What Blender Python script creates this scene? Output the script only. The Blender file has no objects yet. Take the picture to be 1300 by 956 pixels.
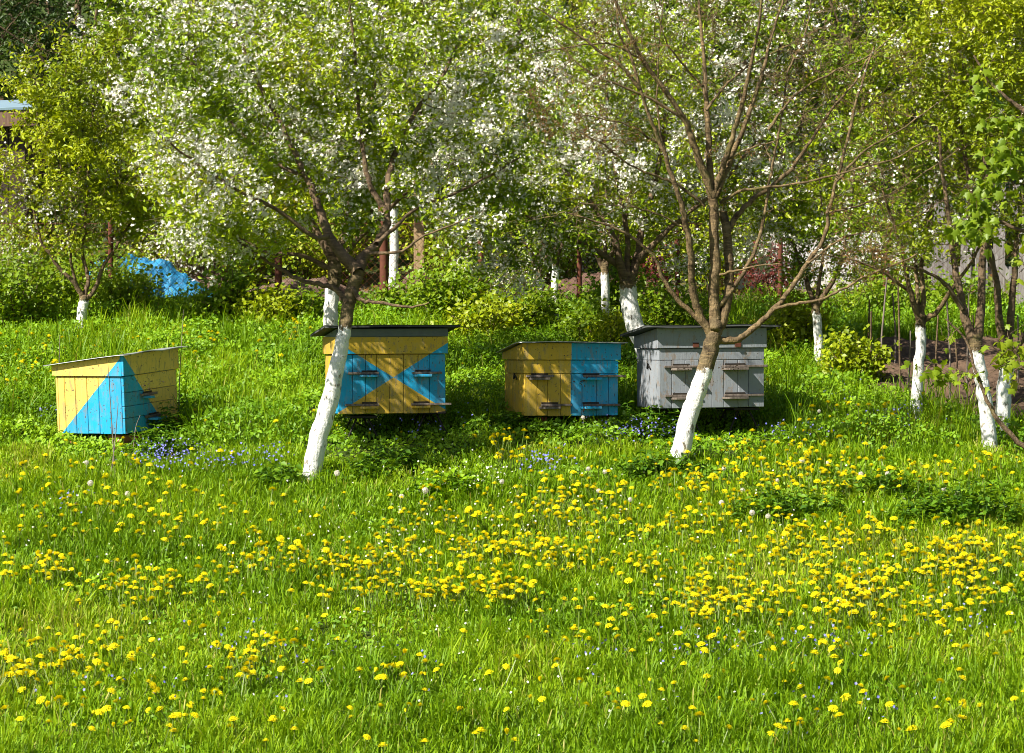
import bpy, bmesh, math, random
import numpy as np
from mathutils import Vector, Matrix
R = math.radians
rng = np.random.default_rng(7)
random.seed(7)
scene = bpy.context.scene
COL = scene.collection

# ------------------------------------------------------------------ camera
CAM_H, FPX, SL = 4.15, 3400.0, .173
PITCH = math.atan(45 / FPX)          # level camera; the meadow climbs away from it
SUNV = np.array([-25., -20, 29]) / math.sqrt(25 ** 2 + 20 ** 2 + 29 ** 2)
cam_d = bpy.data.cameras.new('camera'); cam = bpy.data.objects.new('camera', cam_d); COL.objects.link(cam)
cam_d.sensor_width = 36; cam_d.lens = 36 * FPX / 1300; cam_d.clip_start = .1; cam_d.clip_end = 3000
cam.location = (0, 0, CAM_H); cam.rotation_euler = (math.pi / 2 - PITCH, 0, 0)
scene.camera = cam

def at(px, py, Y):
    u = (px - 650) / FPX; v = -(py - 478) / FPX
    d = np.array([u, math.cos(PITCH) + v * math.sin(PITCH), -math.sin(PITCH) + v * math.cos(PITCH)])
    return np.array([0, 0, CAM_H]) + d * (Y / d[1])
def on_ground(px, py):
    u = (px - 650) / FPX; v = -(py - 478) / FPX
    d = np.array([u, math.cos(PITCH) + v * math.sin(PITCH), -math.sin(PITCH) + v * math.cos(PITCH)])
    t = CAM_H / (SL * d[1] - d[2])
    return d[0] * t, d[1] * t
def ground_py(Y):
    return 478 - FPX * math.tan(PITCH + math.atan((SL * Y - CAM_H) / Y))

# ------------------------------------------------------------------ noise / terrain
_LAT = np.random.default_rng(3).random((257, 257))
def vnoise(x, y, s=1.0, o=0):
    x = np.asarray(x, float) / s + 31.7 + o * 17.3; y = np.asarray(y, float) / s + 11.3 + o * 9.1
    xi = np.floor(x).astype(int); yi = np.floor(y).astype(int)
    fx = x - xi; fy = y - yi
    fx = fx * fx * (3 - 2 * fx); fy = fy * fy * (3 - 2 * fy)
    a = _LAT[xi % 256, yi % 256]; b = _LAT[(xi + 1) % 256, yi % 256]
    c = _LAT[xi % 256, (yi + 1) % 256]; d = _LAT[(xi + 1) % 256, (yi + 1) % 256]
    return (a * (1 - fx) + b * fx) * (1 - fy) + (c * (1 - fx) + d * fx) * fy
def gz(x, y):
    y = np.asarray(y, float)
    base = SL * (10.5 + np.logaddexp(0, (y - 10.5) * 2) / 2) - SL * np.logaddexp(0, (y - 130) / 8) * 8
    return base + (vnoise(x, y, 2.6, 1) - .5) * .10 + (vnoise(x, y, .8, 2) - .5) * .03

# ------------------------------------------------------------------ tagging
def tag(o, label=None, cat=None, group=None, kind=None):
    if label: o['label'] = label
    if cat: o['category'] = cat
    if group: o['group'] = group
    if kind: o['kind'] = kind
    return o
def empty(name, loc, label, cat, group=None, rot=(0, 0, 0)):
    o = bpy.data.objects.new(name, None); COL.objects.link(o)
    o.location = loc; o.rotation_euler = rot; o.empty_display_size = .2
    return tag(o, label, cat, group)

# ------------------------------------------------------------------ materials
def new_mat(name):
    m = bpy.data.materials.new(name); m.use_nodes = True
    m.node_tree.nodes.clear(); return m
class NT:
    def __init__(s, m): s.m = m; s.t = m.node_tree; s.n = s.t.nodes; s.l = s.t.links
    def node(s, typ, **kw):
        n = s.n.new(typ)
        for k, v in kw.items(): setattr(n, k, v)
        return n
    def put(s, sock, v):
        if isinstance(v, bpy.types.NodeSocket): s.l.new(v, sock)
        elif isinstance(v, (tuple, list)) and len(v) == 3 and sock.type == 'RGBA': sock.default_value = (*v, 1)
        else: sock.default_value = v
    def math(s, op, a, b=0.0, clamp=False):
        n = s.node('ShaderNodeMath', operation=op, use_clamp=clamp); s.put(n.inputs[0], a); s.put(n.inputs[1], b); return n.outputs[0]
    def mix(s, f, a, b, blend='MIX'):
        n = s.node('ShaderNodeMix', data_type='RGBA', blend_type=blend); s.put(n.inputs[0], f); s.put(n.inputs[6], a); s.put(n.inputs[7], b); return n.outputs[2]
    def noise(s, scale, detail=4, rough=.55, vec=None, dist=0.0):
        n = s.node('ShaderNodeTexNoise'); n.inputs['Scale'].default_value = scale; n.inputs['Detail'].default_value = detail
        n.inputs['Roughness'].default_value = rough; n.inputs['Distortion'].default_value = dist
        if vec is not None: s.l.new(vec, n.inputs['Vector'])
        return n.outputs['Fac']
    def ramp(s, f, stops):
        n = s.node('ShaderNodeValToRGB'); cr = n.color_ramp
        while len(cr.elements) < len(stops): cr.elements.new(.5)
        for e, (p, c) in zip(cr.elements, stops): e.position = p; e.color = (*c, 1)
        s.put(n.inputs[0], f); return n.outputs[0]
    def attr(s, name): return s.node('ShaderNodeAttribute', attribute_name=name).outputs['Fac']
    def obj(s): return s.node('ShaderNodeTexCoord').outputs['Object']
    def scaled(s, vec, sc):
        n = s.node('ShaderNodeMapping'); s.l.new(vec, n.inputs['Vector']); n.inputs['Scale'].default_value = sc; return n.outputs[0]
    def sep(s, vec):
        n = s.node('ShaderNodeSeparateXYZ'); s.l.new(vec, n.inputs[0]); return n.outputs
    def step(s, f, lo, hi):
        n = s.node('ShaderNodeMapRange'); s.put(n.inputs[0], f); n.inputs[1].default_value = lo; n.inputs[2].default_value = hi; return n.outputs[0]
    def out(s, col, rough=.7, bump=None, bdist=.01, bstr=.5, spec=.3, metal=0.0):
        p = s.node('ShaderNodeBsdfPrincipled'); s.put(p.inputs['Base Color'], col); s.put(p.inputs['Roughness'], rough)
        p.inputs['Specular IOR Level'].default_value = spec; s.put(p.inputs['Metallic'], metal)
        if bump is not None:
            b = s.node('ShaderNodeBump'); b.inputs['Distance'].default_value = bdist; b.inputs['Strength'].default_value = bstr
            s.l.new(bump, b.inputs['Height']); s.l.new(b.outputs[0], p.inputs['Normal'])
        o = s.node('ShaderNodeOutputMaterial'); s.l.new(p.outputs[0], o.inputs[0]); return s.m

def leaf_mat(name, stops, trans=.35, rough=.45, spec=.35, tint=(1.25, 1.15, .5)):
    k = NT(new_mat(name)); c = k.ramp(k.attr('rnd'), stops)
    p = k.node('ShaderNodeBsdfPrincipled'); k.put(p.inputs['Base Color'], c); p.inputs['Roughness'].default_value = rough
    p.inputs['Specular IOR Level'].default_value = spec
    t = k.node('ShaderNodeBsdfTranslucent'); k.put(t.inputs[0], k.mix(1.0, c, tint, 'MULTIPLY'))
    x = k.node('ShaderNodeMixShader'); x.inputs[0].default_value = trans
    k.l.new(p.outputs[0], x.inputs[1]); k.l.new(t.outputs[0], x.inputs[2])
    o = k.node('ShaderNodeOutputMaterial'); k.l.new(x.outputs[0], o.inputs[0]); return k.m

LM = {}
LM['grass'] = leaf_mat('grass_blades', [(0, (.075, .175, .004)), (.5, (.185, .33, .006)), (.85, (.32, .46, .010)), (1, (.44, .42, .10))], .38, .5, .25)
LM['cover'] = leaf_mat('ground_cover_leaf', [(0, (.06, .16, .006)), (.5, (.17, .33, .008)), (1, (.32, .50, .014))], .3, .5, .3)
LM['nettle'] = leaf_mat('nettle_leaf', [(0, (.05, .13, .008)), (.6, (.11, .23, .010)), (1, (.21, .35, .015))], .3, .5, .3)
LM['cherry'] = leaf_mat('cherry_leaf', [(0, (.07, .14, .004)), (.45, (.21, .31, .005)), (.85, (.40, .48, .008)), (1, (.40, .30, .03))], .27)
LM['lime'] = leaf_mat('young_yellow_green_leaf', [(0, (.11, .17, .005)), (.45, (.27, .34, .006)), (1, (.46, .50, .010))], .3)
LM['dark'] = leaf_mat('dark_green_leaf', [(0, (.04, .085, .008)), (.6, (.09, .15, .010)), (1, (.19, .26, .012))], .32)
LM['shade_dark'] = leaf_mat('shade_darkened_leaf', [(0, (.015, .04, .005)), (.6, (.04, .08, .006)), (1, (.12, .18, .010))], .25)  # leaf colour darkened to imitate weakly lit back trees and shaded gaps
LM['bronze'] = leaf_mat('bronze_young_leaf', [(0, (.16, .07, .03)), (.5, (.22, .13, .04)), (.7, (.20, .24, .03)), (1, (.26, .32, .03))], .38)
LM['red'] = leaf_mat('burgundy_leaf', [(0, (.09, .02, .02)), (.6, (.17, .04, .035)), (1, (.26, .09, .06))], .3)
LM['bush'] = leaf_mat('currant_leaf', [(0, (.11, .20, .008)), (.5, (.19, .30, .010)), (1, (.30, .40, .016))], .38)
LM['maple'] = leaf_mat('maple_leaf', [(0, (.13, .22, .012)), (.5, (.21, .30, .014)), (.9, (.29, .36, .02)), (1, (.34, .22, .03))], .42)
LM['petal'] = leaf_mat('white_blossom', [(0, (.78, .75, .64)), (1, (.88, .86, .79))], .25, .6, .2, (1, 1, .92))
LM['blue'] = leaf_mat('blue_petal', [(0, (.16, .18, .62)), (1, (.36, .36, .80))], .25, .6, .2, (1, 1, 1))
LM['yellow'] = leaf_mat('dandelion_petal', [(0, (.86, .58, .003)), (.3, (.90, .74, .005)), (1, (.92, .84, .012))], .25, .6, .15, (1, .95, .5))
LM['fluff'] = leaf_mat('seed_fluff', [(0, (.78, .74, .66)), (1, (.90, .87, .80))], .45, .8, .1, (1, .97, .86))
LM['stalk'] = leaf_mat('dandelion_stalk', [(0, (.13, .22, .03)), (1, (.20, .24, .06))], .2)

def bark(name, dark, light, ww=True):
    k = NT(new_mat(name)); v = k.obj()
    n1 = k.noise(14, 6, .65, v); n2 = k.noise(60, 4, .6, k.scaled(v, (1, 1, .35)))
    ring = k.noise(30, 3, .6, k.scaled(v, (.4, .4, 3.0)))
    c = k.mix(k.step(n1, .32, .68), dark, light)
    c = k.mix(k.step(ring, .52, .7), c, (light[0] * 1.2, light[1] * 1.15, light[2] * 1.05))
    c = k.mix(k.step(k.noise(9, 5, .6, v), .58, .72), c, (.17, .15, .05))
    h = k.math('ADD', n2, k.math('MULTIPLY', k.noise(24, 6, .7, v), .8))
    if ww:
        w = k.math('ADD', k.attr('ww'), k.math('MULTIPLY', k.math('SUBTRACT', k.noise(11, 6, .75, k.scaled(v, (1, 1, .5))), .5), .26))
        f = k.step(w, -.004, .012)
        chip = k.step(k.noise(26, 4, .65, k.scaled(v, (1, 1, .5))), .585, .64)
        chip = k.math('MULTIPLY', chip, .85)
        low = k.step(k.math('SUBTRACT', k.math('MULTIPLY', k.noise(12, 5, .65, v), .5), k.sep(v)[2]), .10, .24)
        white = k.mix(k.noise(20, 4, .6, v), (.70, .69, .65), (.85, .85, .83))
        white = k.mix(k.step(n2, .58, .75), white, (.58, .57, .52))
        white = k.mix(k.math('MULTIPLY', low, .55), white, (.30, .27, .19))
        c = k.mix(k.math('MULTIPLY', f, k.math('SUBTRACT', 1.0, chip)), c, white)
    return k.out(c, .85, h, .016, .85, .15)
BARK = {'ww': bark('whitewashed_bark', (.035, .024, .014), (.22, .165, .09)),
        'twig': bark('brown_twig', (.06, .04, .026), (.20, .14, .085), False),
        'twig_red': bark('lichened_brown_twig', (.045, .028, .016), (.25, .18, .095), False)}

def wood_like(name, dark, light, scale=1.0, rough=.8):
    k = NT(new_mat(name)); v = k.obj(); g = k.noise(7 * scale, 8, .65, k.scaled(v, (8, 8, .7)), .4)
    c = k.mix(k.step(g, .3, .7), dark, light); c = k.mix(k.step(k.noise(3 * scale, 5, .6, v), .55, .75), c, dark)
    a = k.attr('rnd'); c = k.mix(k.math('MULTIPLY', a, .35), c, (.03, .025, .02))
    return k.out(c, rough, g, .004, .6, .2)

# ------------------------------------------------------------------ mesh helpers
def np_mesh(name, V, F, mat, parent=None, rnd=None, extra=None, smooth=False, loc=None):
    """V (n,3); F (m,k) with one corner count for all."""
    V = np.ascontiguousarray(V, np.float32); F = np.ascontiguousarray(F, np.int32)
    me = bpy.data.meshes.new(name); m, k = F.shape
    me.vertices.add(len(V)); me.vertices.foreach_set('co', V.ravel())
    me.loops.add(m * k); me.loops.foreach_set('vertex_index', F.ravel())
    me.polygons.add(m); me.polygons.foreach_set('loop_start', np.arange(0, m * k, k, dtype=np.int32))
    try: me.polygons.foreach_set('loop_total', np.full(m, k, np.int32))
    except Exception: pass
    if rnd is not None:
        a = me.attributes.new('rnd', 'FLOAT', 'FACE'); a.data.foreach_set('value', np.ascontiguousarray(rnd, np.float32))
    if extra is not None:
        for nm, arr in extra.items():
            a = me.attributes.new(nm, 'FLOAT', 'POINT'); a.data.foreach_set('value', np.ascontiguousarray(arr, np.float32))
    me.update(calc_edges=True)
    if smooth: me.polygons.foreach_set('use_smooth', np.ones(m, bool))
    me.materials.append(mat)
    o = bpy.data.objects.new(name, me); COL.objects.link(o)
    if parent is not None: o.parent = parent
    if loc is not None: o.location = loc
    return o

def unit(a): return a / (np.linalg.norm(a, axis=-1, keepdims=True) + 1e-9)
def rvec(n): return unit(rng.normal(size=(n, 3)))

def leaf_geo(P, L, asp=.45, up=.6, droop=0.0, fold=.18, outward=None):
    n = len(P); L = np.broadcast_to(L, (n,))[:, None]
    nrm = rvec(n) + np.array([0, 0, up * .55]) + SUNV * up * .75
    if outward is not None: nrm = nrm + outward * .6
    nrm = unit(nrm)
    d = rvec(n) + np.array([0, 0, -droop]); d = unit(d - nrm * np.sum(d * nrm, 1, keepdims=True))
    s = np.cross(d, nrm); W = L * asp * .5
    V = np.stack([P, P + d * L * .5 + s * W + nrm * L * fold, P + d * L, P + d * L * .5 - s * W + nrm * L * fold], 1).reshape(-1, 3)
    i = np.arange(n)[:, None] * 4
    F = np.concatenate([i + [0, 1, 2], i + [0, 2, 3]], 1).reshape(-1, 3)
    return V, F
def leaves(name, P, L, mat, parent=None, r=None, loc=None, **kw):
    V, F = leaf_geo(P, L, **kw)
    if r is None: r = rng.random(len(P))
    return np_mesh(name, V, F, mat, parent, np.repeat(r, 2), loc=loc)
def flower_geo(P, rad, up=.3, k=5, cup=.35, nrm=None):
    n = len(P); rad = np.broadcast_to(rad, (n,))[:, None]
    if nrm is None: nrm = unit(rvec(n) + np.array([0, 0, up * .6]) + SUNV * .6)
    a = unit(np.cross(nrm, rvec(n))); b = np.cross(nrm, a)
    ring = [P + rad * (a * math.cos(t) + b * math.sin(t)) * (1 if j % 2 == 0 else .55) + nrm * rad * cup * (1 if j % 2 == 0 else .5)
            for j, t in enumerate(np.linspace(0, 2 * math.pi, 2 * k, endpoint=False))]
    V = np.stack([P] + ring, 1).reshape(-1, 3); m = 2 * k + 1
    i = np.arange(n)[:, None] * m
    tri = np.concatenate([[0, 1 + j, 1 + (j + 1) % (2 * k)] for j in range(2 * k)])
    F = (i + tri).reshape(-1, 3)
    return V, F
def flowers(name, P, rad, mat, parent=None, loc=None, k=5, **kw):
    V, F = flower_geo(P, rad, k=k, **kw)
    return np_mesh(name, V, F, mat, parent, np.repeat(rng.random(len(P)), 2 * k), loc=loc)

class Tubes:
    def __init__(s): s.V = []; s.F = []; s.n = 0
    def add(s, pts, rad, sides=6, rough=0.0, cap=True):
        pts = np.asarray(pts, float); rad = np.asarray(rad, float); k = len(pts)
        tan = np.gradient(pts, axis=0); tan = unit(tan)
        ref = np.array([1., 0, 0]) if abs(tan[0][0]) < .8 else np.array([0, 1., 0])
        rings = []
        u = ref
        for i in range(k):
            u = u - tan[i] * np.dot(u, tan[i]); u = u / (np.linalg.norm(u) + 1e-9); w = np.cross(tan[i], u)
            th = np.linspace(0, 2 * math.pi, sides, endpoint=False)
            rr = rad[i] * (1 + (rng.normal(size=sides) * rough if rough else 0))
            rings.append(pts[i] + (np.cos(th)[:, None] * u + np.sin(th)[:, None] * w) * np.reshape(rr, (-1, 1)))
        V = np.concatenate(rings); j = np.arange(sides); j2 = (j + 1) % sides
        F = []
        for i in range(k - 1):
            a = s.n + i * sides
            F.append(np.stack([a + j, a + j2, a + sides + j2, a + sides + j], 1))
        s.V.append(V); s.F.append(np.concatenate(F)); s.n += len(V)
        if cap and sides == 4:
            s.F.append(np.array([[s.n - 4, s.n - 3, s.n - 2, s.n - 1]]))
    def build(s, name, mat, parent=None, loc=None, extra=None, smooth=True):
        V = np.concatenate(s.V); F = np.concatenate(s.F)
        if loc is not None: V = V - np.asarray(loc)
        return np_mesh(name, V, F, mat, parent, extra=extra(V) if extra else None, smooth=smooth)

def smooth_path(pts, rad, n):
    pts = np.asarray(pts, float); rad = np.asarray(rad, float)
    P = np.vstack([2 * pts[0] - pts[1], pts, 2 * pts[-1] - pts[-2]])
    out = []; orad = []
    for i in range(len(pts) - 1):
        p0, p1, p2, p3 = P[i:i + 4]
        for t in np.linspace(0, 1, n, endpoint=False):
            out.append(.5 * ((2 * p1) + (-p0 + p2) * t + (2 * p0 - 5 * p1 + 4 * p2 - p3) * t * t + (-p0 + 3 * p1 - 3 * p2 + p3) * t ** 3))
            orad.append(rad[i] * (1 - t) + rad[i + 1] * t)
    out.append(pts[-1]); orad.append(rad[-1])
    return np.array(out), np.array(orad)

# ------------------------------------------------------------------ trees
def make_tree(name, label, cat, trunk, limbs, env, leaf='cherry', white_px=None, n_leaf=20000, leaf_L=.045, n_blossom=0, bl_r=.014,
              twig='twig', side=2, group=None, Y=None, jit=.035, leaf_mask=None, root=None, asp=.45, maple=False, bend=.06, blossom_bias=None, seed=0, flecks=0):
    """trunk: [(px,py,Y,r)...]; limbs: [[(px,py,Y,r)...]...]; env: [(centre xyz, radii, tips)...]"""
    tp = np.array([at(a, b, c) for a, b, c, r in trunk]); tr = [r for *_, r in trunk]
    base = np.array([tp[0][0], tp[0][1], gz(tp[0][0], tp[0][1])]) if root is None else np.array(root)
    tp[0][2] = base[2] - .08
    rt = empty(name, base, label, cat, group)
    T = Tubes(); B = Tubes()
    P, Rr = smooth_path(tp, tr, 6)
    P[1:-1] += rng.normal(size=(len(P) - 2, 3)) * .004
    Rr = Rr * (1 + rng.normal(size=len(Rr)) * .012)
    Rr[0] *= 1.2; Rr[1] *= 1.06
    T.add(P, Rr, 16, .012)
    zw = at(*white_px)[2] - base[2] if white_px else -9
    nodes = [P[len(P) // 2:]]; nr = [Rr[len(P) // 2:]]
    for lb in limbs:
        lp = np.array([at(a, b, c) for a, b, c, r in lb]); lr = [r for *_, r in lb]
        Q, q = smooth_path(lp, lr, 5)
        Q[1:-1] += rng.normal(size=(len(Q) - 2, 3)) * .0035
        B.add(Q, q * (1 + rng.normal(size=len(q)) * .04), 9 if lr[0] > .02 else 6, .02)
        nodes.append(Q); nr.append(q)
    N = np.concatenate(nodes); NR = np.concatenate(nr)
    tips = []
    for c, rad, k in env:
        d = rvec(k) * (rng.random((k, 1)) ** (1 / 2.4)); tips.append(np.array(c) + d * np.array(rad))
    tips = np.concatenate(tips); tips = tips[tips[:, 2] > base[2] + .35]
    dist = np.array([np.min(np.sum((N - t) ** 2, 1)) for t in tips])
    leafpts = []; leafout = []
    Nl = [N]; NRl = [NR]; curN = N; curR = NR
    for t in tips[np.argsort(dist)]:
        dd = np.sqrt(np.sum((curN - t) ** 2, 1)) - .25 * np.minimum(curR * 8, .4)
        dd = dd + np.where(curN[:, 2] > t[2] + .15, .35, 0)
        i = int(np.argmin(dd)); s = curN[i]; L = np.linalg.norm(t - s)
        if L < .03: continue
        ctrl = s + (t - s) * .45 + np.array([0, 0, .12 * L]) + rng.normal(size=3) * bend * L
        k = 7 if L > .4 else 5
        u = np.linspace(0, 1, k)[:, None]
        Q = (1 - u) ** 2 * s + 2 * u * (1 - u) * ctrl + u * u * t
        Q[1:] += rng.normal(size=(k - 1, 3)) * .012
        r0 = min(.75 * curR[i], .0028 + .0095 * L); q = np.linspace(max(r0, .0018), .0014, k)
        B.add(Q, q, 5 if r0 > .006 else 4, 0)
        curN = np.concatenate([curN, Q[1:]]); curR = np.concatenate([curR, q[1:]])
        m = 3 * k; uu = rng.uniform(.25, 1, m)
        pts = [(1 - uu[:, None]) ** 2 * s + 2 * uu[:, None] * (1 - uu[:, None]) * ctrl + uu[:, None] ** 2 * t]
        for _ in range(side):
            w = rng.uniform(.35, 1); o = (1 - w) ** 2 * s + 2 * w * (1 - w) * ctrl + w * w * t
            e = o + unit(rng.normal(size=3) + unit(t - s) * .8 + np.array([0, 0, .25])) * rng.uniform(.08, .26)
            mid = (o + e) / 2 + rng.normal(size=3) * .012
            B.add(np.array([o, mid, e]), [.0024, .0018, .0011], 3, 0, False)
            g = rng.uniform(.2, 1.05, (8, 1)); pts.append(o + (e - o) * g)
        leafpts.append(np.concatenate(pts))
    LP = np.concatenate(leafpts)
    T.build('trunk', BARK['ww'], rt, base, extra=lambda V: {'ww': zw - V[:, 2]})
    B.build('branches', BARK[twig], rt, base)
    # clumped leaf density
    def pick(n, sd, fn=None, even=False):
        w = .10 + vnoise(LP[:, 0] * 1.0 + LP[:, 1] * .6, LP[:, 2] * 1.1 - LP[:, 1] * .5, .30, sd) ** 3 * 5
        if even: w = .35 + w * .35
        if fn is not None: w = w * fn(LP)
        w = w / w.sum(); return LP[rng.choice(len(LP), n, p=w)]
    if n_leaf:
        C = pick(n_leaf, 3 + seed, leaf_mask) + rng.normal(size=(n_leaf, 3)) * jit
        cl = vnoise(C[:, 0] + C[:, 1] * .7, C[:, 2] - C[:, 1] * .4, .5, 5 + seed)
        r = np.clip(.55 * cl + .45 * rng.random(n_leaf) + (.0), 0, 1)
        if maple: big_leaves('crown', C - base, leaf_L, LM[leaf], rt, r)
        else: leaves('crown', C - base, leaf_L * rng.uniform(.6, 1.3, n_leaf), LM[leaf], rt, r, asp=asp, up=.7, droop=.25)
    if n_blossom:
        nc = n_blossom // 7
        C = pick(nc, 9 + seed, blossom_bias, True)
        C = np.repeat(C, 7, 0) + rng.normal(size=(nc * 7, 3)) * .026
        flowers('blossom', C - base, bl_r * rng.uniform(.7, 1.2, len(C)), LM['petal'], rt)
    return rt

def big_leaves(name, P, L, mat, parent, r):
    out = np.array([(0, 0), (.10, .12), (.42, .18), (.30, .32), (.52, .58), (.27, .58), (.20, .72), (0, 1.05), (-.20, .72), (-.27, .58), (-.52, .58), (-.30, .32), (-.42, .18), (-.10, .12)])
    n = len(P); S = (L * rng.uniform(.6, 1.25, n))[:, None, None]
    nrm = unit(rvec(n) * .8 + np.array([0, -.35, .6])); d = unit(rvec(n) * .5 + np.array([0, 0, -.7])); d = unit(d - nrm * np.sum(d * nrm, 1, keepdims=True)); s = np.cross(d, nrm)
    V = P[:, None] + S * (out[None, :, :1] * s[:, None] + out[None, :, 1:] * d[:, None] - (np.abs(out[None, :, :1]) * .35 + out[None, :, 1:] ** 2 * .12) * nrm[:, None])
    V = np.concatenate([V, (P[:, None] + S * .35 * d[:, None])], 1); k = 15
    tri = np.concatenate([[14, j, (j + 1) % 14] for j in range(14)])
    F = (np.arange(n)[:, None] * k + tri).reshape(-1, 3)
    np_mesh(name, V.reshape(-1, 3), F, mat, parent, np.repeat(r, 14))

def W(px, py, Y): return tuple(at(px, py, Y))
def lb(Ya, Yb, ra, rb, *pts):
    n = len(pts); return [(p[0], p[1], Ya + (Yb - Ya) * i / (n - 1), ra + (rb - ra) * (i / (n - 1)) ** .8) for i, p in enumerate(pts)]

# --- tree A: big blossoming cherry in front of the hives
YA = 18.4
make_tree('cherry_tree', 'big blossoming cherry with leaning whitewashed trunk crossing the X painted hive', 'tree',
    [(392, 598, YA, .070), (403, 562, YA, .065), (419, 508, YA, .061), (429, 462, YA, .053), (438, 416, YA, .045), (442, 390, YA + .02, .044), (449, 362, YA + .03, .044), (457, 343, YA + .03, .043)],
    [lb(YA, YA + .6, .046, .010, (455, 345), (436, 325), (420, 305), (412, 285), (401, 255), (390, 225), (372, 190), (352, 150), (320, 90), (300, 30)),
     lb(YA, YA + 1.0, .044, .010, (455, 345), (462, 326), (478, 310), (490, 285), (492, 240), (500, 200), (522, 150), (560, 100), (590, 40)),
     lb(YA, YA - .2, .020, .006, (447, 366), (460, 382), (485, 384), (518, 390), (545, 384)),
     lb(YA, YA + .3, .024, .006, (441, 384), (425, 366), (400, 360), (370, 350), (335, 328), (300, 305), (262, 292)),
     lb(YA, YA - .6, .020, .006, (416, 300), (398, 300), (350, 265), (300, 240), (240, 200), (200, 170)),
     lb(YA, YA + 1.0, .019, .006, (478, 310), (500, 290), (530, 265), (600, 235), (660, 200)),
     lb(YA, YA - .3, .014, .005, (470, 322), (510, 318), (540, 300), (600, 275)),
     lb(YA + .4, YA + .7, .024, .008, (490, 270), (470, 235), (460, 190), (455, 130), (450, 60), (440, -20)),
     lb(YA + .35, YA + .5, .018, .006, (390, 225), (340, 200), (280, 140), (230, 80))],
    [(W(330, 150, 19.1), (1.15, .6, .75), 140), (W(480, 110, 19.3), (1.15, .8, .85), 150), (W(250, 235, 18.0), (.62, .7, .42), 85),
     (W(610, 175, 19.6), (.75, .6, .62), 85), (W(420, 0, 19.1), (1.5, .9, .7), 120), (W(420, 250, 19.1), (.7, .5, .3), 45), (W(250, 60, 17.9), (.7, .7, .7), 70), (W(285, 310, 18.4), (.45, .4, .14), 26), (W(575, 290, 18.9), (.4, .4, .16), 22)],
    'cherry', (438, 415, YA), 22500, .051, 21000, .0148, seed=1)

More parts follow.
